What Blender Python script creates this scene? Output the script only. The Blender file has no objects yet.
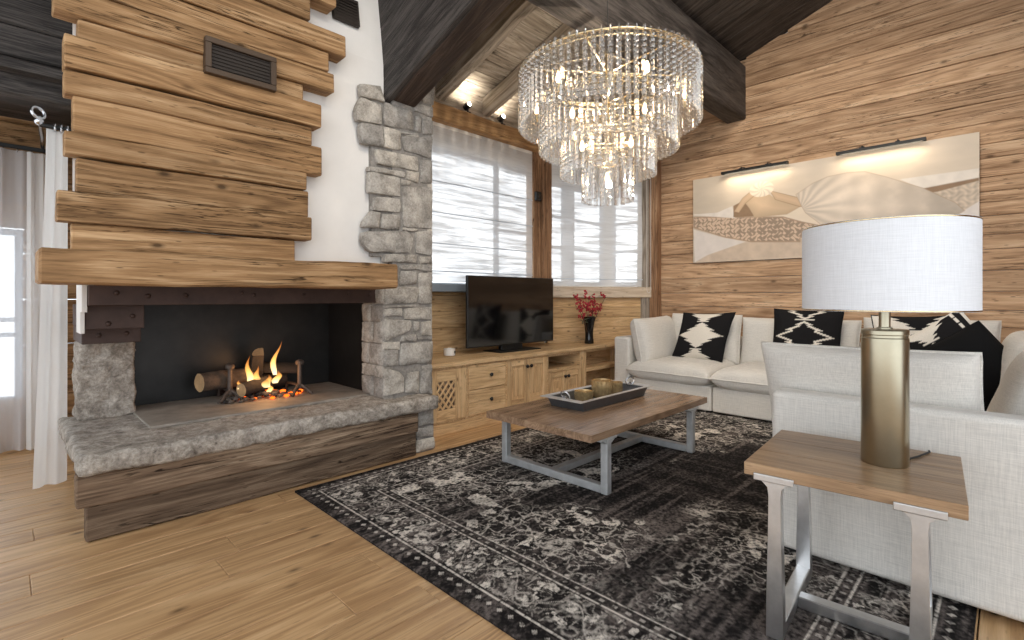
import bpy, bmesh, math, random
import numpy as np
from mathutils import Vector, Matrix, noise
random.seed(7)
C = bpy.context.scene.collection
PI = math.pi
V = Vector

# ------------------------------------------------------------------ materials
def new_mat(name):
    m = bpy.data.materials.new(name); m.use_nodes = True
    nt = m.node_tree; nt.nodes.clear()
    out = nt.nodes.new('ShaderNodeOutputMaterial')
    return m, nt, out
def N(nt, typ, **kw):
    n = nt.nodes.new(typ)
    for k, v in kw.items():
        if k.startswith('i_'):
            n.inputs[k[2:].replace('_', ' ')].default_value = v
        else:
            setattr(n, k, v)
    return n
def L(nt, a, b): nt.links.new(a, b)
def s2l(c):
    return tuple((x/255/12.92 if x/255 <= .04045 else ((x/255+.055)/1.055)**2.4) for x in c)+(1,)
def ramp(nt, stops, inp):
    r = nt.nodes.new('ShaderNodeValToRGB')
    e = r.color_ramp.elements
    while len(e) < len(stops): e.new(.5)
    for el, (p, c) in zip(e, stops): el.position = p; el.color = c
    L(nt, inp, r.inputs[0]); return r
def mixc(nt, a, b, fac, blend='MIX'):
    m = nt.nodes.new('ShaderNodeMix'); m.data_type = 'RGBA'; m.blend_type = blend
    for sock, v in ((m.inputs[0], fac), (m.inputs[6], a), (m.inputs[7], b)):
        if hasattr(v, 'is_linked') or hasattr(v, 'links'): L(nt, v, sock)
        else: sock.default_value = v
    return m.outputs[2]
def math_n(nt, op, a, b=None, clamp=False):
    m = nt.nodes.new('ShaderNodeMath'); m.operation = op; m.use_clamp = clamp
    for i, v in enumerate((a, b)):
        if v is None: continue
        if isinstance(v, (int, float)): m.inputs[i].default_value = v
        else: L(nt, v, m.inputs[i])
    return m.outputs[0]

def wood(name, dark, mid, light, tint=.3, knots=.6, cracks=.7, rough=.6, bump=.25, g=1.0, spec=.3, fine=.35, rings=.11, dash=.6):
    m, nt, out = new_mat(name)
    at = N(nt, 'ShaderNodeAttribute', attribute_name='gp')
    ar = N(nt, 'ShaderNodeAttribute', attribute_name='rnd')
    def mapped(sx, sy):
        mp = N(nt, 'ShaderNodeMapping'); mp.inputs['Scale'].default_value = (sx*g, sy*g, sy*g)
        L(nt, at.outputs['Vector'], mp.inputs['Vector']); return mp.outputs[0]
    def noise_t(sx, sy, det, ro, dist):
        n = N(nt, 'ShaderNodeTexNoise', i_Scale=1.0, i_Detail=det, i_Roughness=ro, i_Distortion=dist)
        L(nt, mapped(sx, sy), n.inputs['Vector']); return n.outputs['Fac']
    n1 = noise_t(.9, 10, 6.0, .6, .8)            # broad figure
    n2 = noise_t(6, 170, 3.0, .7, .2)            # fibres
    n3 = noise_t(.55, 20, 4.0, .6, 1.4)          # drying cracks
    n4 = noise_t(.32, 4.2, 2.0, .5, .35)           # growth rings source
    n5 = noise_t(1.3, 3.0, 3.0, .6, .3)          # patches
    # cathedral growth rings: contour lines of a stretched noise
    ring = math_n(nt, 'SINE', math_n(nt, 'MULTIPLY', n4, 95.0))
    ring = math_n(nt, 'MULTIPLY', math_n(nt, 'ADD', ring, 1.0), .5)
    f = math_n(nt, 'ADD', math_n(nt, 'MULTIPLY', n1, .55), math_n(nt, 'MULTIPLY', n2, fine))
    f = math_n(nt, 'ADD', f, math_n(nt, 'MULTIPLY', ring, rings))
    r = ramp(nt, [(.30, s2l(dark)), (.53, s2l(mid)), (.74, s2l(light))], f)
    # thin dark checks, only in patches
    line = math_n(nt, 'ABSOLUTE', math_n(nt, 'SUBTRACT', n3, .5))
    lm = ramp(nt, [(.004, (1, 1, 1, 1)), (.016, (0, 0, 0, 1))], line)
    pm = ramp(nt, [(.42, (0, 0, 0, 1)), (.54, (1, 1, 1, 1))], n5)
    ck = math_n(nt, 'MULTIPLY', math_n(nt, 'MULTIPLY', lm.outputs[0], pm.outputs[0]), cracks)
    # short dark dashes and nail holes
    v2 = N(nt, 'ShaderNodeTexVoronoi', i_Scale=1.0, i_Randomness=1.0); L(nt, mapped(9, 42), v2.inputs['Vector'])
    dm = ramp(nt, [(.10, (1, 1, 1, 1)), (.19, (0, 0, 0, 1))], v2.outputs['Distance'])
    pm2 = ramp(nt, [(.47, (0, 0, 0, 1)), (.56, (1, 1, 1, 1))], n1)
    dk = math_n(nt, 'MULTIPLY', math_n(nt, 'MULTIPLY', dm.outputs[0], pm2.outputs[0]), dash)
    # knots
    vo = N(nt, 'ShaderNodeTexVoronoi', i_Scale=1.0, i_Randomness=1.0); L(nt, mapped(3.6, 7.5), vo.inputs['Vector'])
    km = ramp(nt, [(.06, (1, 1, 1, 1)), (.10, (.5, .5, .5, 1)), (.17, (0, 0, 0, 1))], vo.outputs['Distance'])
    kk = math_n(nt, 'MULTIPLY', km.outputs[0], knots)
    dirt = math_n(nt, 'MAXIMUM', math_n(nt, 'MAXIMUM', ck, dk), kk)
    dcol = tuple(x*.32 for x in s2l(dark)[:3])+(1,)
    col = mixc(nt, r.outputs[0], dcol, dirt)
    rt = ramp(nt, [(0, (1-tint, 1-tint*1.05, 1-tint*1.1, 1)), (.5, (1, 1, 1, 1)), (1, (1+tint*.55, 1+tint*.5, 1+tint*.42, 1))], ar.outputs['Fac'])
    col = mixc(nt, col, rt.outputs[0], 1.0, 'MULTIPLY')
    p = N(nt, 'ShaderNodeBsdfPrincipled', i_Roughness=rough)
    p.inputs['Specular IOR Level'].default_value = spec
    L(nt, col, p.inputs['Base Color'])
    b = N(nt, 'ShaderNodeBump', i_Strength=bump, i_Distance=.012)
    hgt = math_n(nt, 'SUBTRACT', f, math_n(nt, 'MULTIPLY', dirt, .8))
    L(nt, hgt, b.inputs['Height']); L(nt, b.outputs[0], p.inputs['Normal'])
    L(nt, p.outputs[0], out.inputs[0]); return m

def plain(name, col, rough=.5, metal=0, spec=.5, noise_amt=0, nscale=30, bump=0, bscale=60, coat=0, sheen=0):
    m, nt, out = new_mat(name)
    p = N(nt, 'ShaderNodeBsdfPrincipled', i_Roughness=rough, i_Metallic=metal)
    p.inputs['Specular IOR Level'].default_value = spec
    p.inputs['Base Color'].default_value = s2l(col)
    p.inputs['Coat Weight'].default_value = coat
    p.inputs['Sheen Weight'].default_value = sheen
    tc = N(nt, 'ShaderNodeTexCoord')
    if noise_amt:
        n = N(nt, 'ShaderNodeTexNoise', i_Scale=nscale, i_Detail=6.0, i_Roughness=.65)
        L(nt, tc.outputs['Object'], n.inputs['Vector'])
        c = s2l(col)
        r = ramp(nt, [(.3, tuple(x*(1-noise_amt) for x in c[:3])+(1,)), (.7, tuple(min(1, x*(1+noise_amt)) for x in c[:3])+(1,))], n.outputs['Fac'])
        L(nt, r.outputs[0], p.inputs['Base Color'])
    if bump:
        n = N(nt, 'ShaderNodeTexNoise', i_Scale=bscale, i_Detail=8.0, i_Roughness=.7)
        L(nt, tc.outputs['Object'], n.inputs['Vector'])
        b = N(nt, 'ShaderNodeBump', i_Strength=bump, i_Distance=.01)
        L(nt, n.outputs['Fac'], b.inputs['Height']); L(nt, b.outputs[0], p.inputs['Normal'])
    L(nt, p.outputs[0], out.inputs[0]); return m

def linen(name, col, amt=.10, scale=1.0, rough=.9):
    m, nt, out = new_mat(name)
    tc = N(nt, 'ShaderNodeTexCoord')
    hs = []
    for sx, sy, sz in ((40, 40, 900), (900, 900, 40)):
        mp = N(nt, 'ShaderNodeMapping'); mp.inputs['Scale'].default_value = (sx*scale, sy*scale, sz*scale)
        L(nt, tc.outputs['Object'], mp.inputs['Vector'])
        n = N(nt, 'ShaderNodeTexNoise', i_Scale=.35, i_Detail=3.0); L(nt, mp.outputs[0], n.inputs['Vector']); hs.append(n.outputs['Fac'])
    f = math_n(nt, 'MULTIPLY', math_n(nt, 'ADD', hs[0], hs[1]), .5)
    c = s2l(col)
    r = ramp(nt, [(.35, tuple(x*(1-amt*1.6) for x in c[:3])+(1,)), (.65, tuple(min(1, x*(1+amt)) for x in c[:3])+(1,))], f)
    p = N(nt, 'ShaderNodeBsdfPrincipled', i_Roughness=rough); p.inputs['Specular IOR Level'].default_value = .15
    p.inputs['Sheen Weight'].default_value = .15
    L(nt, r.outputs[0], p.inputs['Base Color'])
    b = N(nt, 'ShaderNodeBump', i_Strength=.35, i_Distance=.002); L(nt, f, b.inputs['Height']); L(nt, b.outputs[0], p.inputs['Normal'])
    L(nt, p.outputs[0], out.inputs[0]); return m

def vcol(name, rough=.9, bump=.2, bscale=400, spec=.2, amt=.15):
    m, nt, out = new_mat(name)
    at = N(nt, 'ShaderNodeAttribute', attribute_name='col')
    tc = N(nt, 'ShaderNodeTexCoord')
    n = N(nt, 'ShaderNodeTexNoise', i_Scale=bscale, i_Detail=2.0); L(nt, tc.outputs['Object'], n.inputs['Vector'])
    p = N(nt, 'ShaderNodeBsdfPrincipled', i_Roughness=rough); p.inputs['Specular IOR Level'].default_value = spec
    r = ramp(nt, [(.3, (1-amt,)*3+(1,)), (.7, (1+amt,)*3+(1,))], n.outputs['Fac'])
    L(nt, mixc(nt, at.outputs['Color'], r.outputs[0], 1.0, 'MULTIPLY'), p.inputs['Base Color'])
    if bump:
        b = N(nt, 'ShaderNodeBump', i_Strength=bump, i_Distance=.003); L(nt, n.outputs['Fac'], b.inputs['Height']); L(nt, b.outputs[0], p.inputs['Normal'])
    L(nt, p.outputs[0], out.inputs[0]); return m

def stone(name, cols, scale=6, bump=.9, rough=.85, fscale=45, useRnd=True):
    m, nt, out = new_mat(name)
    tc = N(nt, 'ShaderNodeTexCoord')
    ar = N(nt, 'ShaderNodeAttribute', attribute_name='rnd')
    n = N(nt, 'ShaderNodeTexNoise', i_Scale=scale, i_Detail=9.0, i_Roughness=.7, i_Distortion=.4); L(nt, tc.outputs['Object'], n.inputs['Vector'])
    n2 = N(nt, 'ShaderNodeTexNoise', i_Scale=fscale, i_Detail=6.0, i_Roughness=.75); L(nt, tc.outputs['Object'], n2.inputs['Vector'])
    f = math_n(nt, 'ADD', math_n(nt, 'MULTIPLY', n.outputs['Fac'], .6), math_n(nt, 'MULTIPLY', n2.outputs['Fac'], .4))
    r = ramp(nt, [(.34, s2l(cols[0])), (.5, s2l(cols[1])), (.64, s2l(cols[2]))], f)
    rt = ramp(nt, [(0, (.72, .72, .73, 1)), (.5, (1, 1, 1, 1)), (1, (1.22, 1.2, 1.16, 1))], ar.outputs['Fac'])
    p = N(nt, 'ShaderNodeBsdfPrincipled', i_Roughness=rough); p.inputs['Specular IOR Level'].default_value = .2
    L(nt, mixc(nt, r.outputs[0], rt.outputs[0], 1.0, 'MULTIPLY'), p.inputs['Base Color'])
    b = N(nt, 'ShaderNodeBump', i_Strength=bump, i_Distance=.02); L(nt, f, b.inputs['Height']); L(nt, b.outputs[0], p.inputs['Normal'])
    L(nt, p.outputs[0], out.inputs[0]); return m

def emit(name, col, strength):
    m, nt, out = new_mat(name)
    e = N(nt, 'ShaderNodeEmission', i_Strength=strength); e.inputs[0].default_value = s2l(col)
    L(nt, e.outputs[0], out.inputs[0]); return m

def cloth_sheer(name, col, transp, transl, weave=0, streak=False):
    m, nt, out = new_mat(name)
    d = N(nt, 'ShaderNodeBsdfDiffuse'); d.inputs[0].default_value = s2l(col)
    t = N(nt, 'ShaderNodeBsdfTranslucent'); t.inputs[0].default_value = s2l(col)
    tr = N(nt, 'ShaderNodeBsdfTransparent')
    m1 = N(nt, 'ShaderNodeMixShader', i_Fac=transl); L(nt, d.outputs[0], m1.inputs[1]); L(nt, t.outputs[0], m1.inputs[2])
    m2 = N(nt, 'ShaderNodeMixShader', i_Fac=transp); L(nt, m1.outputs[0], m2.inputs[1]); L(nt, tr.outputs[0], m2.inputs[2])
    if streak:
        at = N(nt, 'ShaderNodeAttribute', attribute_name='gp')
        mp = N(nt, 'ShaderNodeMapping'); mp.inputs['Scale'].default_value = (2.2, 34, 34); L(nt, at.outputs['Vector'], mp.inputs['Vector'])
        n = N(nt, 'ShaderNodeTexNoise', i_Scale=1.0, i_Detail=5.0, i_Roughness=.6, i_Distortion=.5); L(nt, mp.outputs[0], n.inputs['Vector'])
        r = ramp(nt, [(.40, (transp*1.35,)*3+(1,)), (.62, (transp*.35,)*3+(1,))], n.outputs['Fac'])
        L(nt, r.outputs[0], m2.inputs[0])
        rc = ramp(nt, [(.40, s2l(col)), (.66, s2l(tuple(x*.80 for x in col)))], n.outputs['Fac'])
        L(nt, rc.outputs[0], d.inputs[0]); L(nt, rc.outputs[0], t.inputs[0])
    L(nt, m2.outputs[0], out.inputs[0]); return m

def clear_glass(name, tint=(1, 1, 1), glass=.0, r0=.04, power=5.0, rough=.0):
    m, nt, out = new_mat(name)
    tr = N(nt, 'ShaderNodeBsdfTransparent'); tr.inputs[0].default_value = tint+(1,)
    gl = N(nt, 'ShaderNodeBsdfGlossy', i_Roughness=rough)
    lw = N(nt, 'ShaderNodeLayerWeight', i_Blend=.5)
    fac = math_n(nt, 'ADD', math_n(nt, 'MULTIPLY', math_n(nt, 'POWER', lw.outputs['Facing'], power), 1-r0), r0)
    mx = N(nt, 'ShaderNodeMixShader'); L(nt, fac, mx.inputs[0]); L(nt, tr.outputs[0], mx.inputs[1]); L(nt, gl.outputs[0], mx.inputs[2])
    last = mx.outputs[0]
    if glass:
        g = N(nt, 'ShaderNodeBsdfGlass', i_Roughness=rough, i_IOR=1.5); g.inputs[0].default_value = tint+(1,)
        m2 = N(nt, 'ShaderNodeMixShader', i_Fac=glass); L(nt, last, m2.inputs[1]); L(nt, g.outputs[0], m2.inputs[2]); last = m2.outputs[0]
    L(nt, last, out.inputs[0]); return m

M = {}
M['wall'] = wood('aged larch cladding', (134, 103, 77), (197, 162, 129), (230, 202, 170), tint=.24, knots=.7, cracks=.85, rough=.7, spec=.15, dash=.75)
M['hood'] = wood('hewn honey timber', (98, 71, 46), (164, 128, 90), (206, 172, 132), tint=.24, knots=.8, cracks=.9, rough=.65, bump=.45, spec=.15, rings=.13)
M['cab'] = wood('light oak', (162, 127, 88), (212, 178, 134), (232, 204, 164), tint=.12, knots=.75, cracks=.5, rough=.55, g=1.6, spec=.25, dash=.3)
M['dark'] = wood('charred timber', (22, 20, 19), (46, 42, 40), (92, 86, 82), rings=.07, tint=.2, knots=.2, cracks=.6, rough=.6, bump=.5, spec=.25, fine=.6)
M['brownbeam'] = wood('dark brown timber', (36, 29, 25), (66, 54, 47), (106, 90, 80), tint=.15, knots=.3, cracks=.7, rough=.6, bump=.4, spec=.2)
M['grey'] = wood('weathered grey timber', (112, 102, 92), (168, 158, 146), (210, 202, 192), tint=.2, knots=.4, cracks=.8, rough=.75, bump=.4, spec=.1)
M['hearth'] = wood('old brown plank', (66, 52, 42), (118, 99, 82), (166, 147, 126), tint=.45, knots=.4, cracks=.95, rough=.75, bump=.6, spec=.12)
M['floor'] = wood('oiled oak floor', (154, 116, 78), (198, 160, 116), (222, 188, 146), tint=.08, knots=.85, cracks=.4, rough=.34, bump=.05, g=1.0, spec=.5, rings=.13, fine=.28, dash=.3)
M['top'] = wood('brown oak tabletop', (98, 74, 56), (146, 118, 94), (176, 148, 122), tint=.10, knots=.25, cracks=.4, rough=.24, bump=.06, g=1.5, spec=.6, dash=.2)
M['top2'] = wood('mid oak tabletop', (112, 86, 62), (160, 128, 96), (188, 158, 124), tint=.10, knots=.25, cracks=.5, rough=.33, bump=.06, g=1.5, spec=.5, dash=.3)
M['post'] = wood('old window timber', (96, 68, 50), (154, 120, 92), (190, 160, 130), tint=.25, knots=.5, cracks=.9, rough=.7, bump=.4, spec=.15)
M['headwood'] = wood('honey head timber', (138, 102, 68), (184, 146, 104), (208, 174, 134), tint=.12, knots=.6, cracks=.8, rough=.65, bump=.3, spec=.15)
M['plaster'] = plain('white plaster', (228, 224, 219), rough=.9, spec=.1, noise_amt=.04, nscale=3, bump=.08, bscale=25)
M['stone'] = stone('grey fieldstone', ((108, 103, 97), (168, 162, 154), (206, 200, 191)), scale=9, fscale=70)
M['slab'] = stone('rough granite', ((92, 84, 76), (166, 157, 147), (216, 208, 198)), scale=14, bump=1.3, fscale=60)
M['mortar'] = stone('grey mortar', ((112, 107, 102), (142, 137, 131), (168, 162, 155)), scale=20, bump=.5)
M['steelplate'] = plain('blackened steel plate', (44, 43, 42), rough=.42, metal=.6, noise_amt=.4, nscale=3, bump=.05, bscale=20)
M['rust'] = plain('oxidised steel', (72, 54, 47), rough=.55, metal=.4, noise_amt=.3, nscale=6, bump=.1, bscale=50)
M['floorplate'] = plain('ashy steel plate', (142, 134, 124), rough=.6, metal=.0, noise_amt=.3, nscale=8, bump=.1, bscale=60)
M['iron'] = plain('worn iron', (92, 80, 72), rough=.6, metal=.5, noise_amt=.3, nscale=30, bump=.3, bscale=80)
M['vent'] = plain('dark vent mesh', (52, 44, 38), rough=.6, metal=.3)
M['ventframe'] = plain('bronze vent frame', (84, 68, 54), rough=.5, metal=.4)
M['linen'] = linen('oatmeal linen', (222, 217, 209))
M['shade'] = linen('white lampshade linen', (226, 227, 230), amt=.05)
M['brass'] = plain('brushed brass', (178, 170, 148), rough=.30, metal=1.0, noise_amt=.10, nscale=6)
M['silver'] = plain('hammered nickel', (214, 214, 214), rough=.30, metal=1.0, noise_amt=.12, nscale=14, bump=.08, bscale=18)
M['pewter'] = plain('galvanised steel', (186, 187, 187), rough=.5, metal=.55, noise_amt=.16, nscale=12, bump=.08, bscale=20)
M['traymetal'] = plain('dark grey tray enamel', (96, 98, 102), rough=.4, metal=.6, noise_amt=.12, nscale=30)
M['trayrim'] = plain('pale tray rim', (206, 206, 206), rough=.35, metal=.7)
M['mercury'] = plain('mercury glass', (208, 178, 130), rough=.14, metal=.65, noise_amt=.35, nscale=40, bump=.15, bscale=30)
M['black'] = plain('matt black', (18, 18, 18), rough=.5)
M['screen'] = plain('black glass screen', (8, 8, 10), rough=.08, spec=.6)
M['vase'] = plain('black glazed vase', (14, 14, 16), rough=.12, spec=.6)
M['white'] = plain('white ceramic', (236, 234, 230), rough=.25)
M['facade'] = plain('pale blue grey render', (206, 214, 226), rough=.9)
M['bluegrey'] = plain('blue grey painted sill', (140, 150, 160), rough=.5, noise_amt=.1, nscale=4)
M['winframe'] = plain('pale window frame', (196, 204, 214), rough=.5)
M['palewood'] = wood('pale limed wood', (176, 156, 134), (206, 190, 170), (224, 212, 196), tint=.12, knots=.2, cracks=.3, rough=.6, spec=.2)
M['red'] = plain('red berry', (176, 28, 48), rough=.35)
M['stem'] = plain('brown twig', (84, 58, 44), rough=.7)
M['leaf'] = plain('dusty green leaf', (88, 98, 78), rough=.6)
M['ash'] = plain('ash and charcoal', (96, 86, 78), rough=.95, noise_amt=.7, nscale=30, bump=.6, bscale=60)
M['bark'] = plain('scorched bark', (84, 70, 58), rough=.9, noise_amt=.6, nscale=16, bump=.9, bscale=30)
M['cutwood'] = plain('split log face', (176, 142, 102), rough=.8, noise_amt=.3, nscale=14, bump=.3, bscale=40)
M['char'] = plain('charred wood', (34, 30, 28), rough=.9, noise_amt=.5, nscale=20, bump=.8, bscale=30)
M['gold'] = plain('champagne metal', (214, 196, 160), rough=.25, metal=1.0)
M['chrome'] = plain('polished chrome', (200, 202, 206), rough=.12, metal=1.0)
M['bulb'] = emit('warm bulb', (255, 218, 168), 12)
M['spot'] = emit('spot lens', (255, 236, 206), 40)
M['ledstrip'] = emit('warm led strip', (255, 228, 190), 1.6)
M['ember'] = emit('ember glow', (255, 96, 24), 2.2)
M['glass'] = clear_glass('window glass')
M['jar'] = clear_glass('thin glass')
M['crystal'] = clear_glass('crystal rod glass', tint=(.99, .985, .975), glass=.32, r0=.16, power=1.6, rough=.015)
M['sheer'] = cloth_sheer('white voile', (246, 247, 249), .45, .45)
M['drape'] = cloth_sheer('white drape', (248, 247, 245), .10, .5)
M['blind'] = cloth_sheer('streaked voile blind', (250, 249, 248), .34, .22, streak=True)
M['paint'] = vcol('canvas print', rough=.6, bump=.1, bscale=500, amt=.02)
M['rug'] = vcol('faded wool rug', rough=.95, bump=.4, bscale=300, spec=.08, amt=.25)
M['kilim'] = vcol('woven cushion', rough=.95, bump=.3, bscale=300, spec=.1, amt=.12)

# flame: emission fading with height, thin at the edges
def flame_mat():
    m, nt, out = new_mat('flame')
    at = N(nt, 'ShaderNodeAttribute', attribute_name='gp')
    sep = N(nt, 'ShaderNodeSeparateXYZ'); L(nt, at.outputs['Vector'], sep.inputs[0])
    r = ramp(nt, [(0, s2l((255, 226, 168))), (.45, s2l((255, 186, 96))), (1, s2l((226, 112, 40)))], sep.outputs['X'])
    e = N(nt, 'ShaderNodeEmission', i_Strength=1.7); L(nt, r.outputs[0], e.inputs[0])
    tr = N(nt, 'ShaderNodeBsdfTransparent')
    lw = N(nt, 'ShaderNodeLayerWeight', i_Blend=.35)
    fac = math_n(nt, 'ADD', math_n(nt, 'ADD', math_n(nt, 'MULTIPLY', lw.outputs['Facing'], .9), .22), math_n(nt, 'MULTIPLY', sep.outputs['X'], .75), clamp=True)
    mx = N(nt, 'ShaderNodeMixShader'); L(nt, fac, mx.inputs[0]); L(nt, e.outputs[0], mx.inputs[1]); L(nt, tr.outputs[0], mx.inputs[2])
    L(nt, mx.outputs[0], out.inputs[0]); return m
M['flame'] = flame_mat()

# ------------------------------------------------------------------ mesh builder
class MB:
    def __init__(s): s.v = []; s.f = []; s.g = []; s.r = []; s.c = []; s.mi = []; s.cm = 0
    def add(s, vs, fs, gs=None, rnd=.5, cs=None):
        o = len(s.v); s.v += [tuple(p) for p in vs]
        s.g += gs if gs else [tuple(p) for p in vs]
        s.r += [rnd]*len(vs)
        s.c += cs if cs else [(1, 1, 1, 1)]*len(vs)
        s.f += [tuple(i+o for i in f) for f in fs]
        s.mi += [s.cm]*len(fs)
    # straight timber or bar: chamfered rectangle swept from p0 to p1
    def beam(s, p0, p1, w, h, up=(0, 0, 1), ch=.004, seg=1, jit=0, rnd=None, roll=0):
        p0 = V(p0); p1 = V(p1); d = p1-p0; ln = d.length; d.normalize()
        up = V(up); side = d.cross(up).normalized(); up = side.cross(d).normalized()
        ch = min(ch, w*.4, h*.4)
        a, b = w/2, h/2
        prof = [(-a+ch, -b), (a-ch, -b), (a, -b+ch), (a, b-ch), (a-ch, b), (-a+ch, b), (-a, b-ch), (-a, -b+ch)]
        if rnd is None: rnd = random.random()
        off = V((random.uniform(0, 50), random.uniform(0, 9), random.uniform(0, 9)))
        vs = []; gs = []
        ends = [(0, ch)] + [(i/seg, 0) for i in range(1, seg)] + [(1, ch)]
        rings = [(0., .55)] + ([(ch/ln, 1.)] if ln > 4*ch else []) + [(i/seg, 1.) for i in range(1, seg)] + ([(1-ch/ln, 1.)] if ln > 4*ch else []) + [(1., .55)]
        for t, k in rings:
            for (x, y) in prof:
                xx = x if k == 1. else (x-math.copysign(ch*.9, x) if abs(x) > ch else x)
                yy = y if k == 1. else (y-math.copysign(ch*.9, y) if abs(y) > ch else y)
                q = p0+d*(t*ln)+side*xx+up*yy
                if jit:
                    nn = noise.noise_vector(V((t*ln*2.2+off.x, x*6+off.y, y*6+off.z)))+.5*noise.noise_vector(V((t*ln*7+off.x, x*9, y*9+off.z)))
                    q = q+(side*nn.x+up*nn.y+d*nn.z*.4)*jit
                vs.append(q); gs.append((t*ln+off.x, x+off.y, y+off.z))
        n = 8; R = len(rings); fs = []
        for i in range(R-1):
            for j in range(n):
                fs.append((i*n+j, i*n+(j+1) % n, (i+1)*n+(j+1) % n, (i+1)*n+j))
        fs.append(tuple(reversed(range(n)))); fs.append(tuple(range((R-1)*n, R*n)))
        fs = [tuple(reversed(f)) for f in fs]
        s.add(vs, fs, gs, rnd); return s
    def box(s, x0, x1, y0, y1, z0, z1, ch=.004, axis=None, **k):
        dx, dy, dz = x1-x0, y1-y0, z1-z0; cx, cy, cz = (x0+x1)/2, (y0+y1)/2, (z0+z1)/2
        if axis is None: axis = max((dx, 'x'), (dy, 'y'), (dz, 'z'))[1]
        if axis == 'x': return s.beam((x0, cy, cz), (x1, cy, cz), dy, dz, (0, 0, 1), ch, **k)
        if axis == 'y': return s.beam((cx, y0, cz), (cx, y1, cz), dx, dz, (0, 0, 1), ch, **k)
        return s.beam((cx, cy, z0), (cx, cy, z1), dy, dx, (1, 0, 0), ch, **k)
    def lathe(s, prof, c=(0, 0, 0), n=32, cap=True, rnd=.5):
        c = V(c); vs = []; fs = []
        for r, z in prof:
            for i in range(n):
                a = 2*PI*i/n; vs.append(c+V((r*math.cos(a), r*math.sin(a), z)))
        for k in range(len(prof)-1):
            for i in range(n):
                fs.append((k*n+i, k*n+(i+1) % n, (k+1)*n+(i+1) % n, (k+1)*n+i))
        if cap:
            if prof[0][0] > 1e-5: fs.append(tuple(reversed(range(n))))
            if prof[-1][0] > 1e-5: fs.append(tuple(range((len(prof)-1)*n, len(prof)*n)))
        s.add(vs, fs, None, rnd); return s
    def tube(s, pts, r, n=10, closed=False, rnd=.5, taper=None):
        pts = [V(p) for p in pts]; m = len(pts); vs = []; fs = []
        ref = V((0, 0, 1))
        for i, p in enumerate(pts):
            a = pts[(i-1) % m] if (closed or i > 0) else p
            b = pts[(i+1) % m] if (closed or i < m-1) else p
            t = (b-a).normalized()
            u = t.cross(ref)
            if u.length < .05: u = t.cross(V((1, 0, 0)))
            u.normalize(); w = u.cross(t).normalized()
            rr = r if taper is None else r*taper[i]
            for j in range(n):
                an = 2*PI*j/n; vs.append(p+u*(rr*math.cos(an))+w*(rr*math.sin(an)))
        for i in range(m if closed else m-1):
            for j in range(n):
                k = (i+1) % m
                fs.append((i*n+j, k*n+j, k*n+(j+1) % n, i*n+(j+1) % n))
        if not closed:
            fs.append(tuple(range(n))); fs.append(tuple(reversed(range((m-1)*n, m*n))))
        fs = [tuple(reversed(f)) for f in fs]
        s.add(vs, fs, None, rnd); return s
    def ring(s, c, r, tr, axis=(0, 0, 1), n=40, m=8):
        q = V((0, 0, 1)).rotation_difference(V(axis))
        return s.tube([V(c)+q @ V((r*math.cos(2*PI*i/n), r*math.sin(2*PI*i/n), 0)) for i in range(n)], tr, m, True)
    def ball(s, c, r, n=12, sc=(1, 1, 1)):
        c = V(c); vs = [c+V((0, 0, -r*sc[2]))]; fs = []
        h = n//2
        for k in range(1, h):
            a = -PI/2+PI*k/h
            for i in range(n):
                b = 2*PI*i/n; vs.append(c+V((r*sc[0]*math.cos(a)*math.cos(b), r*sc[1]*math.cos(a)*math.sin(b), r*sc[2]*math.sin(a))))
        vs.append(c+V((0, 0, r*sc[2]))); e = len(vs)-1
        for i in range(n):
            fs.append((0, 1+(i+1) % n, 1+i)); fs.append((e, e-n+i, e-n+(i+1) % n))
        for k in range(h-2):
            for i in range(n):
                fs.append((1+k*n+i, 1+k*n+(i+1) % n, 1+(k+1)*n+(i+1) % n, 1+(k+1)*n+i))
        s.add(vs, fs); return s
    def grid(s, fn, nu, nv, closed_v=False, rnd=.5, gp=None, flip=False, col=None):
        vs = []; gs = []; cs = []
        for j in range(nv+1):
            for i in range(nu+1):
                u, w = i/nu, j/nv
                vs.append(fn(u, w)); gs.append(gp(u, w) if gp else (u, w, 0))
                if col: cs.append(col(u, w))
        fs = []
        for j in range(nv):
            for i in range(nu):
                a = j*(nu+1)+i; q = (a, a+1, a+nu+2, a+nu+1); fs.append(q[::-1] if flip else q)
        s.add(vs, fs, gs, rnd, cs if col else None); return s

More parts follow.
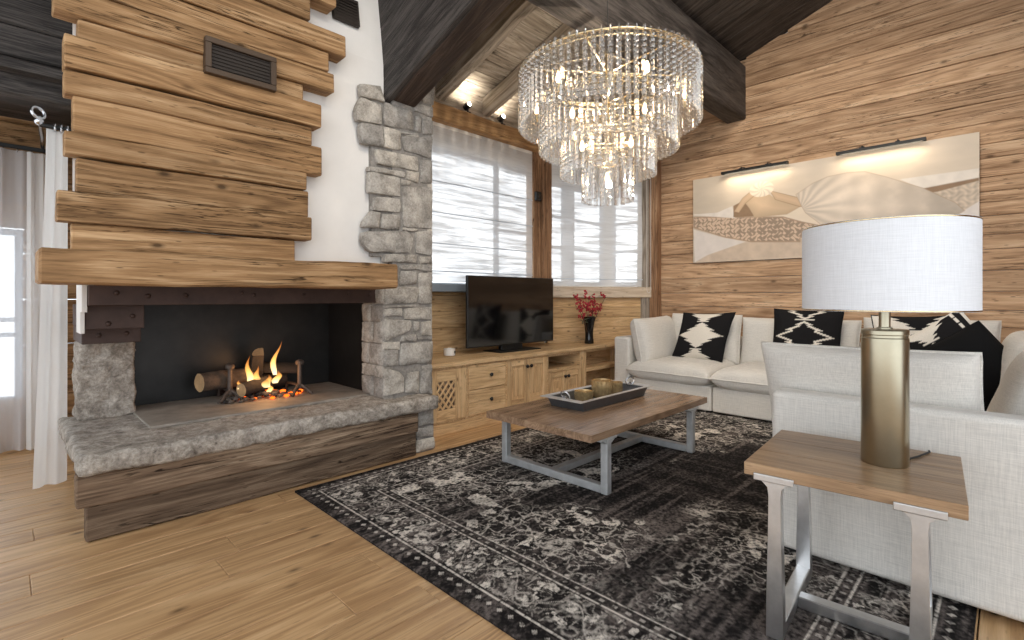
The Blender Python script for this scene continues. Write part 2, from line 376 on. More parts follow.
WL = {}
def build(name, mb, mat, parent=None, smooth=None, bevel=None, origin=None, local=False):
    me = bpy.data.meshes.new(name)
    vs = mb.v
    if parent is not None:
        o3 = V((0, 0, 0)) if local else WL[parent.name]
    else:
        if origin is None:
            a = np.array([tuple(p) for p in vs]); lo = a.min(0); hi = a.max(0)
            o3 = V(((lo[0]+hi[0])/2, (lo[1]+hi[1])/2, lo[2]))
        else: o3 = V(origin)
    me.from_pydata([tuple(V(p)-o3) for p in vs], [], mb.f)
    n = len(vs)
    at = me.attributes.new('gp', 'FLOAT_VECTOR', 'POINT'); at.data.foreach_set('vector', np.array([tuple(x) for x in mb.g], dtype=np.float32).ravel())
    at = me.attributes.new('rnd', 'FLOAT', 'POINT'); at.data.foreach_set('value', np.array(mb.r, dtype=np.float32))
    if any(c != (1, 1, 1, 1) for c in mb.c[:50]) or any(c != (1, 1, 1, 1) for c in mb.c[::97]):
        at = me.attributes.new('col', 'FLOAT_COLOR', 'POINT'); at.data.foreach_set('color', np.array(mb.c, dtype=np.float32).ravel())
    mats = mat if isinstance(mat, (list, tuple)) else [mat]
    for x in mats: me.materials.append(M[x])
    if len(mats) > 1: me.polygons.foreach_set('material_index', np.array(mb.mi, dtype=np.int32))
    if smooth is not None:
        me.polygons.foreach_set('use_smooth', np.ones(len(me.polygons), dtype=bool))
        me.set_sharp_from_angle(angle=math.radians(smooth))
    me.validate(); me.update()
    ob = bpy.data.objects.new(name, me); C.objects.link(ob)
    if parent is not None: ob.parent = parent; WL[ob.name] = WL[parent.name] if not local else V((0, 0, 0))
    else: ob.location = o3; WL[ob.name] = o3.copy()
    if bevel:
        bv = ob.modifiers.new('bevel', 'BEVEL'); bv.width = bevel[0]; bv.segments = bevel[1]; bv.limit_method = 'ANGLE'; bv.angle_limit = math.radians(40)
    return ob
def thing(name, label, cat, loc=(0, 0, 0), rotz=0, group=None):
    o = bpy.data.objects.new(name, None); C.objects.link(o); o.empty_display_size = .1
    o.location = loc; o.rotation_euler = (0, 0, rotz); o['label'] = label; o['category'] = cat
    if group: o['group'] = group
    WL[o.name] = V(loc); return o
def tag(o, label, cat, group=None, kind=None):
    o['label'] = label; o['category'] = cat
    if group: o['group'] = group
    if kind: o['kind'] = kind
    return o
def struct(name, mb, mat, label=None, **k):
    o = build(name, mb, mat, **k); o['kind'] = 'structure'
    if label: o['label'] = label
    return o
def copy_tree(o, parent=None):
    c = o.copy(); C.objects.link(c)
    if parent is not None: c.parent = parent
    for ch in list(o.children): copy_tree(ch, c)
    return c

def rockbox(mb, x0, x1, y0, y1, z0, z1, res=.05, amp=.012, rnd_r=.02, seed=0, freq=5, rnd=.5):
    nx, ny, nz = (max(2, int(round((b-a)/res))) for a, b in ((x0, x1), (y0, y1), (z0, z1)))
    idx = {}; vs = []; fs = []
    c = V(((x0+x1)/2, (y0+y1)/2, (z0+z1)/2)); hx = V(((x1-x0)/2, (y1-y0)/2, (z1-z0)/2))
    def vid(i, j, k):
        if (i, j, k) in idx: return idx[(i, j, k)]
        p = V((x0+(x1-x0)*i/nx, y0+(y1-y0)*j/ny, z0+(z1-z0)*k/nz))
        q = V([max(-hx[a]+rnd_r, min(hx[a]-rnd_r, p[a]-c[a])) for a in range(3)])
        d = (p-c)-q
        if d.length > 1e-6: p = c+q+d.normalized()*min(d.length, rnd_r) if d.length > rnd_r else p
        s = V((seed*7.1, seed*3.3, 0))
        nn = noise.noise_vector(p*freq+s)+.6*noise.noise_vector(p*freq*2.7+s)+.35*noise.noise_vector(p*freq*7+s)
        idx[(i, j, k)] = len(vs); vs.append(p+nn*amp); return len(vs)-1
    def face(f): fs.append(f)
    for i in range(nx):
        for j in range(ny):
            face((vid(i, j, 0), vid(i, j+1, 0), vid(i+1, j+1, 0), vid(i+1, j, 0)))
            face((vid(i, j, nz), vid(i+1, j, nz), vid(i+1, j+1, nz), vid(i, j+1, nz)))
    for i in range(nx):
        for k in range(nz):
            face((vid(i, 0, k), vid(i+1, 0, k), vid(i+1, 0, k+1), vid(i, 0, k+1)))
            face((vid(i, ny, k), vid(i, ny, k+1), vid(i+1, ny, k+1), vid(i+1, ny, k)))
    for j in range(ny):
        for k in range(nz):
            face((vid(0, j, k), vid(0, j, k+1), vid(0, j+1, k+1), vid(0, j+1, k)))
            face((vid(nx, j, k), vid(nx, j+1, k), vid(nx, j+1, k+1), vid(nx, j, k+1)))
    mb.add(vs, fs, None, rnd); return mb

# one field stone: outline polygon in a wall plane, bulging face
def stone_poly(mb, poly, place, gap=.0015, depth=.05, seed=0):
    pts = []
    n = len(poly)
    cx = sum(p[0] for p in poly)/n; cz = sum(p[1] for p in poly)/n
    for i in range(n):
        a = poly[i]; b = poly[(i+1) % n]
        ln = math.hypot(b[0]-a[0], b[1]-a[1]); k = max(2, int(ln/.03))
        for j in range(k):
            t = j/k; x = a[0]+(b[0]-a[0])*t; z = a[1]+(b[1]-a[1])*t
            if j == 0: x += (cx-x)*.045; z += (cz-z)*.045
            nn = noise.noise_vector(V((x*14+seed, z*14, seed*1.7)))
            pts.append((x+nn.x*.006, z+nn.y*.006))
    m = len(pts); vs = []
    size = max(.04, min(max(p[0] for p in poly)-min(p[0] for p in poly), max(p[1] for p in poly)-min(p[1] for p in poly)))
    bul = min(.010, size*.07)*random.uniform(.4, 1.4)
    for ins, d in ((gap, depth), (gap, .008), (gap+.004, .001), (.35, -bul*.5), (.65, -bul)):
        for (x, z) in pts:
            dx, dz = cx-x, cz-z; l = max(1e-5, math.hypot(dx, dz))
            k = ins/l if ins < .3 else ins
            k = min(k, .8)
            q = (x+dx*k, z+dz*k)
            dd = d+(noise.noise(V((q[0]*16+seed, q[1]*16, seed)))*.008 if d < .01 else 0)
            vs.append(place(q[0], q[1], dd))
    vs.append(place(cx, cz, -bul))
    fs = []
    for r in range(4):
        for i in range(m):
            fs.append((r*m+i, r*m+(i+1) % m, (r+1)*m+(i+1) % m, (r+1)*m+i))
    for i in range(m): fs.append((4*m+i, 4*m+(i+1) % m, 5*m))
    a = V(vs[0]); nrm = V((0, 0, 0))
    mb.add(vs, fs, None, random.random())

def cushion(mb, w, d, h, mat4, p=5, q=.38, pinch=.03, wr=.006, n=26, seed=0, col=None, welt=.007, backcol=None):
    """closed cushion in its own plane: x = width, y = depth, z = thickness"""
    sd = V((seed*5.3, seed*2.1, seed))
    def outline(u, v):
        x = w/2*u*(1-pinch*(1-abs(v)**2)*abs(u)**3); y = d/2*v*(1-pinch*(1-abs(u)**2)*abs(v)**3)
        return x, y
    def pt(u, v, sg):
        u2 = math.copysign(1-(1-abs(u))**1.6, u); v2 = math.copysign(1-(1-abs(v))**1.6, v)
        x, y = outline(u2, v2)
        t = max(0, (1-abs(u2)**p)*(1-abs(v2)**p))**q
        nn = noise.noise(V((x*7, y*7, sg*3))+sd)*.7+noise.noise(V((x*16, y*16, sg))+sd)*.35
        z = sg*h/2*t*(1+.0*nn)+nn*wr*t
        return mat4 @ V((x, y, z)), u2, v2
    for sg in (1, -1):
        vs = []; cs = []; gs = []
        for j in range(n+1):
            for i in range(n+1):
                q3, u2, v2 = pt(-1+2*i/n, -1+2*j/n, sg); vs.append(q3)
                gs.append((u2, v2, 0))
                if col: cs.append((col if sg > 0 or not backcol else backcol)(u2, v2))
        fs = []
        for j in range(n):
            for i in range(n):
                a = j*(n+1)+i; f = (a, a+1, a+n+2, a+n+1); fs.append(f if sg > 0 else f[::-1])
        mb.add(vs, fs, gs, .5, cs if col else None)
    if welt:
        edge = []
        K = 14
        for k in range(4):
            for i in range(K):
                t = -1+2*i/K
                u, v = ((t, -1), (1, t), (-t, 1), (-1, -t))[k]
                x, y = outline(u, v)
                z = noise.noise(V((x*9, y*9, 5))+sd)*.006
                edge.append(mat4 @ V((x, y, z)))
        o = len(mb.c)
        mb.tube(edge, welt, 6, True)
        if col:
            c0 = (backcol or col)(.99, .99)
            for i in range(o, len(mb.c)): mb.c[i] = c0
    return mb
def mat_axes(c, ex, ey, ez):
    ex, ey, ez = V(ex).normalized(), V(ey).normalized(), V(ez).normalized()
    return Matrix(((ex.x, ey.x, ez.x, c[0]), (ex.y, ey.y, ez.y, c[1]), (ex.z, ey.z, ez.z, c[2]), (0, 0, 0, 1)))
# ------------------------------------------------------------------ the room
def roof_z(y): return 4.051+.35*(2.23-y)
def roof_y(z): return 2.23-(z-4.051)/.35
XR, YW = 6.24, 4.20

# floor: oak boards running towards the right (x)
mb = MB(); y = -2.6
while y < 5.9:
    w = random.choice((.16, .185, .2, .215)); x = -2.6-random.random()*1.5
    while x < XR+.1:
        ln = random.uniform(1.5, 2.6); x1 = min(x+ln, XR+.1)
        mb.box(x, x1-.0012, y, y+w-.0042, -.03, 0, ch=.0025, axis='x'); x = x+ln
    y += w
struct('floor', mb, 'floor', 'wide oiled oak floorboards with dark knots')
mb = MB().box(-2.7, XR+.2, -2.7, 6, -.06, -.031)
struct('floor_base', mb, 'dark')

# right wall: aged horizontal cladding under the sloping roof
mb = MB(); z = 0.0
hs = []
while z < 5.6:
    h = random.choice((.11, .13, .15, .17, .19, .22)); hs.append((z, h)); z += h
for z, h in hs:
    yend = min(3.42, roof_y(z+h*.2)+.05); y = -2.2-random.random()*2
    if yend < -2.2: continue
    while y < yend:
        ln = 20; y1 = min(y+ln, yend); d = random.uniform(0, .006)
        if y1 > -2.3 and y1-y > .05: mb.box(XR-.004-d, XR+.03, max(y, -2.3), y1-.002, z+.002, z+h-.002, ch=.005, axis='y', seg=8, jit=.002)
        y += ln
struct('wall_right', mb, 'wall', 'aged horizontal larch cladding behind the sofa', smooth=None)
mb = MB().box(XR+.03, XR+.12, -2.3, 3.45, 0, 5.6)
struct('wall_right_core', mb, 'plaster')

# window wall behind the television, outer skin with openings, and corner bay
mb = MB()
def wallx(x0, x1, z0, z1): mb.box(x0, x1, YW, YW+.06, z0, z1, ch=.001)
wallx(2.3, 2.52, 0, 3.6); wallx(2.52, 4.64, 0, 1.30); wallx(2.52, 4.64, 2.76, 3.6); wallx(4.64, 4.72, 0, 3.6)
wallx(4.72, 6.18, 0, 1.36); wallx(4.72, 6.18, 2.70, 3.6); wallx(6.18, 6.4, 0, 3.6)
def wally(y0, y1, z0, z1): mb.box(XR, XR+.06, y0, y1, z0, z1, ch=.001)
wally(3.42, 3.60, 0, 3.6); wally(3.60, 4.12, 0, 1.36); wally(3.60, 4.12, 2.70, 3.6); wally(4.12, 4.2, 0, 3.6)
struct('wall_back', mb, 'plaster', 'white outer wall with window openings')
# tongue and groove wainscot under the sills
mb = MB(); z = 0
while z < 1.25:
    h = min(random.choice((.13, .15, .17)), 1.252-z)
    mb.box(2.46, 4.80, YW-.045, YW-.002, z+.001, z+h-.001, ch=.004, axis='x', seg=5, jit=.001); z += h
struct('trim_1', mb, 'cab', 'light wood cladding below the left window')
A, B_ = V((4.80, 4.10, 0)), V((6.14, 3.44, 0)); dd = (B_-A).normalized(); nn = V((-dd.y, dd.x, 0))
if nn.y > 0: nn = -nn
mb = MB(); z = 0
while z < 1.19:
    h = min(random.choice((.13, .15, .17)), 1.192-z)
    mb.beam(A-nn*.02+V((0, 0, z+h/2)), B_-nn*.02+V((0, 0, z+h/2)), .04, h-.002, ch=.004, seg=5, jit=.001); z += h
struct('trim_2', mb, 'cab', 'light wood cladding below the bay window')
# sills
mb = MB().box(2.46, 4.5, 4.0, 4.2, 1.252, 1.332, ch=.006)
struct('trim_3', mb, 'bluegrey', 'blue grey window sill of the left window')
mb = MB().beam(A+nn*.01+V((-.02, .0, 1.262)), B_+nn*.01+V((.02, 0, 1.262)), .12, .14, ch=.006)
struct('trim_4', mb, 'palewood', 'pale wooden sill of the bay window')
mb = MB()
mb.add([(4.8, 4.14, 1.315), (6.14, 3.5, 1.315), (6.24, 3.5, 1.315), (6.24, 4.2, 1.315), (4.8, 4.2, 1.315), (4.8, 4.14, 1.33), (6.14, 3.5, 1.33), (6.24, 3.5, 1.33), (6.24, 4.2, 1.33), (4.8, 4.2, 1.33)],
       [(4, 3, 2, 1, 0), (5, 6, 7, 8, 9), (0, 1, 6, 5), (1, 2, 7, 6), (2, 3, 8, 7), (3, 4, 9, 8), (4, 0, 5, 9)])
struct('trim_5', mb, 'plaster', 'deep window ledge of the bay')
# posts and head beams
mb = MB(); mb.beam((4.56, 4.13, 1.25), (4.56, 4.13, 2.96), .13, .14, (1, 0, 0), ch=.012, seg=12, jit=.004); mb.beam((4.715, 4.10, 1.25), (4.715, 4.10, 2.96), .14, .17, (1, 0, 0), ch=.014, seg=12, jit=.006)
struct('trim_6', mb, 'post', 'weathered wooden post between the two windows', smooth=35)
mb = MB(); mb.beam((6.07, 3.50, 0), (6.07, 3.50, 3.62), .13, .12, dd, ch=.012, seg=16, jit=.006)
mb.cm = 1; mb.beam((6.165, 3.385, 0), (6.165, 3.385, 3.65), .13, .14, (1, 0, 0), ch=.012, seg=16, jit=.006)
struct('trim_7', mb, ['grey', 'post'], 'two tone old post in the corner of the bay', smooth=35)
mb = MB(); mb.beam((2.44, 4.07, 3.03), (4.86, 4.07, 3.03), .20, .165, ch=.014, seg=20, jit=.006)
struct('trim_8', mb, 'headwood', 'honey timber head beam above the left window', smooth=35)
mb = MB(); mb.beam(A-nn*.0+V((0, .02, 3.03)), B_+V((.02, .04, 3.03)), .18, .165, ch=.014, seg=14, jit=.006)
struct('trim_9', mb, 'headwood', 'honey timber head beam above the bay window', smooth=35)
# wall plate closing the gap up to the roof
mb = MB(); mb.box(2.44, 6.24, 4.12, 4.2, 3.1, 3.42)
struct('trim_10', mb, 'grey', 'grey boards between head beam and roof')

def window(i, label, axis, a0, a1, z0, z1, at, mull=(), muntin=()):
    t = thing('window_%d' % i, label, 'window', ((a0+a1)/2, at, z0) if axis == 'x' else (at, (a0+a1)/2, z0)); t['kind'] = 'structure'
    def bar(b0, b1, c0, c1, w=.05):
        m = MB()
        if axis == 'x': m.box(b0, b1, at-w/2, at+w/2, c0, c1, ch=.004)
        else: m.box(at-w/2, at+w/2, b0, b1, c0, c1, ch=.004)
        return m
    fr = MB()
    for q in ((a0, a0+.05, z0, z1), (a1-.05, a1, z0, z1), (a0+.05, a1-.05, z0, z0+.05), (a0+.05, a1-.05, z1-.05, z1)):
        m = bar(*q); fr.add(m.v, m.f, m.g, .5)
    build('window_frame', fr, 'winframe', t)
    for m0, m1 in mull: build('mullion', bar(m0, m1, z0+.05, z1-.05), 'winframe', t)
    for m0, m1, zz in muntin: build('glazing_bar', bar(m0, m1, zz-.018, zz+.018, .03), 'winframe', t)
    g = MB()
    if axis == 'x': g.box(a0+.05, a1-.05, at-.004, at+.004, z0+.05, z1-.05, ch=.0005)
    else: g.box(at-.004, at+.004, a0+.05, a1-.05, z0+.05, z1-.05, ch=.0005)
    build('pane', g, 'glass', t)
    return t
window(1, 'pale framed window behind the left roman blind', 'x', 2.52, 4.64, 1.30, 2.76, YW+.03, mull=((4.00, 4.05),), muntin=((4.05, 4.59, 1.98),))
window(2, 'pale framed casements in the back side of the bay', 'x', 4.72, 6.18, 1.36, 2.70, YW+.03, mull=((5.24, 5.48),), muntin=((4.77, 5.24, 1.85), (5.48, 6.13, 1.85), (4.77, 5.24, 2.25), (5.48, 6.13, 2.25)))
window(3, 'pale framed casement in the right side of the bay', 'y', 3.60, 4.12, 1.36, 2.70, XR+.03, muntin=((3.65, 4.07, 1.85), (3.65, 4.07, 2.25)))

# roof: boards, dropped truss, rafters, ridge purlin
mb = MB()
def roofboard(x0, x1, ya, yb, m):   # planks across the slope
    y = ya
    while y > yb:
        w = random.choice((.16, .2, .24)); y1 = max(y-w, yb)
        for (xa, xb) in ((x0, (x0+x1)/2+random.uniform(-.6, .6)),):
            m.beam((x0, (y+y1)/2, roof_z((y+y1)/2)+.02), (xb, (y+y1)/2, roof_z((y+y1)/2)+.02), .03, (y-y1)*1.059-.003, up=(0, 1, -.35), ch=.003)
            m.beam((xb+.002, (y+y1)/2, roof_z((y+y1)/2)+.02), (x1, (y+y1)/2, roof_z((y+y1)/2)+.02), .03, (y-y1)*1.059-.003, up=(0, 1, -.35), ch=.003)
        y = y1
roofboard(1.9, 6.3, 4.6, 2.30, mb)
struct('ceiling', mb, 'grey', 'weathered grey roof boards between the rafters')
mb = MB(); x = -2.6
while x < 6.3:
    w = random.choice((.2, .24, .28)); x1 = min(x+w, 6.3)
    ya = 2.30 if x > 1.9 else 4.6
    mb.beam(((x+x1)/2, ya, roof_z(ya)+.02), ((x+x1)/2, -2.3, roof_z(-2.3)+.02), x1-x-.003, .03, ch=.004); x = x1
struct('ceiling_dark', mb, 'dark', 'dark roof planks on the near side')  # darker timber colour than the grey boards beyond the purlin
mb = MB(); mb.beam((1.85, 4.95, roof_z(4.95)+.08), (1.85, -2.35, roof_z(-2.35)+.08), 9.2, .06)
struct('roof_slab', mb, 'grey')
# eaves outside the windows
mb = MB(); mb.beam((4.3, 4.95, 3.02), (4.3, 4.27, 3.2), 5.6, .05); mb.beam((6.95, 4.0, 3.02), (6.31, 4.0, 3.2), 2.4, .05)
struct('eaves', mb, 'brownbeam')
# partial near wall, added out of the picture to block sky light
mb = MB(); z = 0
while z < 5.2:
    mb.box(2.5, 6.3, -2.34, -2.30, z+.002, z+.198, ch=.004, axis='x'); z += .2
struct('light_block_wall', mb, 'wall')

beam_b = lambda y: 2.688+.36*(3.30-y)
mb = MB(); mb.beam((2.165, 3.36, beam_b(3.36)+.16), (2.165, .4, beam_b(.4)+.16), .215, .32, ch=.014, seg=26, jit=.008)
struct('ceiling_beam_truss', mb, 'brownbeam', 'dark sloping beam resting on the stone pillar', smooth=35)
mb = MB()
for k in range(6):
    o = .102+k*.2
    mb.beam((2.05, 3.75, beam_b(3.75)+o), (2.05, .3, beam_b(.3)+o), .05, .205, ch=.006, seg=14, jit=.004)
struct('ceiling_panel', mb, 'dark', 'dark brushed planks above the sloping beam')
for k, x in enumerate((2.48, 3.14, 3.78, 4.46, 5.14, 5.82)):
    mb = MB(); mb.beam((x, 4.5, roof_z(4.5)-.085), (x, 2.36, roof_z(2.36)-.085), .13, .19, ch=.03, seg=16, jit=.010)
    o = struct('ceiling_rafter' + ('.%03d' % k if k else ''), mb, 'grey', smooth=40)
mb = MB(); mb.beam((1.9, 2.345, 3.64), (6.26, 2.345, 3.64), .235, .64, ch=.014, seg=30, jit=.006)
struct('ceiling_beam_purlin', mb, 'dark', 'massive dark roof purlin running to the clad wall', smooth=35)

# alcove to the left of the chimney: log wall, window, dark header
mb = MB(); z = 0
while z < 2.66:
    h = random.choice((.17, .2, .22))
    if z+h < .40 or z > 1.72:
        mb.box(-2.6, .62, 5.62, 5.7, z+.002, z+h-.002, ch=.01, axis='x', seg=6, jit=.003)
    else:
        mb.box(.12, .62, 5.62, 5.7, z+.002, z+h-.002, ch=.01, axis='x', seg=3, jit=.003)
    z += h
struct('wall_alcove', mb, 'hood', 'log wall of the alcove left of the fireplace')
mb = MB(); z = 0
while z < 2.66:
    mb.box(.58, .64, 4.5, 5.62, z+.002, z+.198, ch=.01, axis='y', seg=4, jit=.003); z += .2
struct('wall_alcove_side', mb, 'hood')
mb = MB().box(-2.6, .62, 4.4, 5.72, 2.62, 2.68)
struct('ceiling_alcove', mb, 'dark')
mb = MB(); z = 2.487
for h in (.24, .2, .22, .25):
    mb.box(-2.6, .6, 4.50-(.01 if z > 2.5 else 0), 4.72, z+.002, z+h-.002, ch=.012, axis='x', seg=18, jit=.004); z += h
struct('ceiling_header', mb, 'dark', 'dark brushed plank header above the curtains', smooth=35)
window(4, 'pale framed window behind the voile curtains', 'x', -2.58, .12, .36, 1.74, 5.66, mull=((-1.70, -1.64), (-.78, -.72)), muntin=((-2.53, -1.70, 1.02), (-1.64, -.78, 1.02), (-.72, .07, 1.02), (-2.53, -1.70, .90), (-1.64, -.78, .90), (-.72, .07, .90)))
# ------------------------------------------------------------------ fireplace
FP = thing('fireplace', 'open fireplace with stacked honey timber hood, stone pillar and granite hearth', 'fireplace', (1.2, 3.6, 0))
mb = MB(); rockbox(mb, .25, 2.37, 3.12, 4.30, .335, .438, res=.024, amp=.011, rnd_r=.028, seed=3, freq=6, rnd=.6)
build('hearth_slab', mb, 'slab', FP, smooth=60)
mb = MB(); mb.beam((.246, 3.195, .262), (2.20, 3.195, .262), .08, .158, ch=.006, seg=24, jit=.006, rnd=.85); build('hearth_plank', mb, 'hearth', FP, smooth=35)
mb = MB(); mb.beam((.285, 3.225, .093), (2.20, 3.225, .093), .08, .178, ch=.006, seg=24, jit=.006, rnd=.22); build('hearth_plank', mb, 'hearth', FP, smooth=35)
mb = MB().box(.33, 2.2, 3.27, 4.25, .0, .335); build('hearth_core', mb, 'mortar', FP)
# pillar
STONES= [[(1.791,2.726),(1.964,2.759),(2.004,2.65),(1.798,2.636)],[(1.798,2.63),(1.971,2.628),(1.975,2.471),(1.771,2.458),(1.755,2.527)],[(1.798,2.452),(1.978,2.465),(1.992,2.309),(1.811,2.302),(1.791,2.401)],[(1.989,2.646),(2.242,2.649),(2.258,2.493),(1.985,2.473)],[(1.985,2.467),(2.133,2.47),(2.141,2.315),(1.992,2.309)],[(2.141,2.426),(2.439,2.494),(2.422,2.304),(2.156,2.324)],[(1.914,2.286),(2.298,2.3),(2.298,2.185),(1.928,2.176)],[(2.25,2.718),(2.439,2.729),(2.439,2.639),(2.25,2.651)],[(2.33,2.856),(2.447,2.904),(2.447,2.745),(2.33,2.74)],[(2.33,2.618),(2.439,2.625),(2.439,2.501),(2.33,2.483)],[(2.266,2.622),(2.322,2.623),(2.322,2.488),(2.266,2.495)],[(2.125,2.462),(2.298,2.482),(2.29,2.46),(2.125,2.445)],[(2.314,2.29),(2.43,2.299),(2.43,2.112),(2.314,2.094)],[(1.859,2.151),(2.179,2.158),(2.171,2.117),(1.859,2.113)],[(1.865,2.112),(2.133,2.108),(2.133,1.964),(1.859,1.956)],[(1.907,1.932),(2.133,1.951),(2.133,1.84),(1.893,1.83)],[(1.886,1.829),(1.964,1.826),(1.956,1.705),(1.811,1.697),(1.824,1.747)],[(1.971,1.82),(2.133,1.827),(2.118,1.707),(1.964,1.705)],[(2.148,2.045),(2.43,2.089),(2.43,1.744),(2.148,1.736)],[(2.187,2.176),(2.306,2.184),(2.298,2.088),(2.179,2.109)],[(2.141,2.103),(2.226,2.097),(2.226,2.064),(2.141,2.053)],[(1.811,1.672),(2.195,1.715),(2.258,1.654),(2.234,1.538),(1.865,1.528),(1.811,1.58)],[(2.266,1.708),(2.43,1.737),(2.43,1.53),(2.266,1.54)],[(2.148,1.73),(2.298,1.731),(2.266,1.708),(2.141,1.703)],[(1.992,1.523),(2.282,1.528),(2.282,1.467),(1.985,1.459)],[(2.298,1.522),(2.43,1.523),(2.43,1.468),(2.298,1.461)],[(2.125,1.447),(2.43,1.461),(2.43,1.406),(2.125,1.414)],[(2.124,1.406),(2.277,1.396),(2.277,1.302),(2.118,1.283)],[(2.297,1.391),(2.433,1.39),(2.426,1.141),(2.291,1.143)],[(1.997,1.271),(2.291,1.286),(2.284,1.154),(1.985,1.141)],[(1.985,1.115),(2.149,1.117),(2.155,1.053),(1.985,1.057)],[(2.162,1.112),(2.426,1.119),(2.433,1.017),(2.162,1.031)],[(1.985,1.042),(2.238,1.018),(2.225,0.942),(2.015,0.868),(1.985,0.891)],[(2.251,1.012),(2.304,1.005),(2.304,0.938),(2.245,0.93)],[(2.324,1.004),(2.426,1.012),(2.426,0.887),(2.324,0.893)],[(2.137,0.903),(2.277,0.912),(2.277,0.846),(2.124,0.861)],[(2.284,0.884),(2.426,0.876),(2.426,0.855),(2.284,0.86)],[(1.985,0.865),(2.13,0.861),(2.13,0.797),(1.985,0.808)],[(2.132,0.844),(2.44,0.845),(2.43,0.666),(2.124,0.674)],[(1.985,0.805),(2.116,0.803),(2.116,0.675),(1.985,0.679)],[(1.985,0.672),(2.124,0.638),(2.171,0.583),(2.166,0.469),(1.985,0.462)],[(2.183,0.618),(2.304,0.619),(2.304,0.443),(2.174,0.46)],[(2.322,0.662),(2.43,0.659),(2.43,0.41),(2.304,0.443)],
 [(2.01,1.40),(2.118,1.40),(2.11,1.285),(1.985,1.285)],[(1.985,1.135),(2.28,1.14),(2.28,1.125),(1.985,1.12)],[(2.20,2.45),(2.30,2.48),(2.30,2.44),(2.15,2.435)],[(2.30,1.39),(2.43,1.40),(2.43,1.393),(2.30,1.385)]]
LOW= [[(2.235,0.325),(2.379,0.325),(2.388,0.204),(2.246,0.208)],[(2.22,0.198),(2.388,0.19),(2.388,0.108),(2.22,0.12)],[(2.22,0.104),(2.397,0.099),(2.397,0.005),(2.22,0.005)]]
mb = MB(); YP = 3.29
for i, p in enumerate(STONES):
    if abs(p[0][1]-p[-1][1]) > .012: stone_poly(mb, p, lambda x, z, d: (x, YP+d, z), seed=i*3.7)
for i, p in enumerate(LOW): stone_poly(mb, p, lambda x, z, d: (x, 3.215+d, z), seed=90+i*3.7)
# return face into the firebox and the outer right face
for xx, sg, s0 in ((1.985, 1, 200), (2.435, -1, 300)):
    z = .45 if sg > 0 else .0; top = 1.28 if sg > 0 else 2.9; k = 0
    while z < top-.05:
        h = min(random.uniform(.09, .2), top-z); y = 3.30; ye = 3.62 if sg > 0 else 4.1
        while y < ye-.02:
            l = min(random.uniform(.12, .28), ye-y)
            stone_poly(mb, [(y, z), (y+l, z), (y+l, z+h), (y, z+h)], lambda a, b, d: (xx+sg*d, a, b), seed=s0+k); y += l; k += 1
        z += h
build('stone_facing', mb, 'stone', FP, smooth=50)
mb = MB().box(2.065, 2.424, 3.302, 4.16, .42, 2.9, ch=.001); mb.box(1.997, 2.07, 3.302, 3.61, .42, 1.28, ch=.001); mb.box(1.90, 2.07, 3.318, 3.40, 1.5, 2.66, ch=.001); mb.box(2.235, 2.39, 3.226, 3.9, 0, .335, ch=.001)
build('mortar_core', mb, 'mortar', FP)
# left jamb: one rough granite block
mb = MB(); rockbox(mb, .325, .612, 4.06, 4.30, .43, .925, res=.014, amp=.012, rnd_r=.018, seed=8, freq=13, rnd=.6)
build('jamb_stone', mb, 'slab', FP, smooth=60)
# steel: lintel with studs, stepped corbels, firebox lining
mb = MB().box(.315, 2.03, 3.40, 3.46, 1.155, 1.262, ch=.003); lt = build('lintel', mb, 'rust', FP)
for x, z in ((.43, 1.222), (.57, 1.206), (.75, 1.21), (1.05, 1.224), (1.12, 1.212), (1.44, 1.212), (1.76, 1.222), (1.93, 1.216)):
    m = MB().ball((x, 3.397, z), .014, 10, (1, .6, 1)); build('stud', m, 'rust', lt, smooth=60)
for (x0, x1, y0, z0, z1, ss) in ((.319, .585, 3.60, 1.02, 1.153, ((.42, 1.05), (.53, 1.09))), (.322, .60, 3.80, .925, 1.018, ((.40, .975), (.53, .98)))):
    mb = MB().box(x0, x1, y0, 4.28, z0, z1, ch=.003); co = build('corbel', mb, 'rust', FP)
    for x, z in ss: m = MB().ball((x, y0-.002, z), .014, 10, (1, .6, 1)); build('stud', m, 'rust', co, smooth=60)
mb = MB().box(.6, 2.06, 4.285, 4.30, .44, 1.26, ch=.001); mb.box(2.03, 2.06, 3.62, 4.285, .44, 1.26, ch=.001)

build('firebox_lining', mb, 'steelplate', FP)
mb = MB().box(.60, 2.03, 3.52, 4.27, .436, .452, ch=.003); build('hearth_plate', mb, 'floorplate', FP)
# plaster breast
mb = MB()
def prof(z, y): return (z, y)
P4 = [(1.30, 3.36), (2.95, 3.36), (4.0, 3.52)]
x0, x1 = .25, 2.06
vs = []
for z, yy in P4: vs += [(x0, yy, z), (x1, yy, z), (x1, 4.44, z), (x0+.12, 4.44, z)]
fs = [(3, 2, 1, 0), (8, 9, 10, 11)]
for k in range(2):
    o = k*4
    for i in range(4): fs.append((o+i, o+(i+1) % 4, o+4+(i+1) % 4, o+4+i))
mb.add(vs, fs); mb.box(.29, .313, 3.42, 3.58, 1.12, 1.30, ch=.002); mb.box(.296, .317, 3.58, 3.76, 1.0, 1.30, ch=.002); mb.box(.36, .6, 4.301, 4.44, .36, 1.3, ch=.002); mb.box(.6, 2.06, 4.301, 4.44, .36, 1.3, ch=.002)
build('chimney_breast', mb, 'plaster', FP)
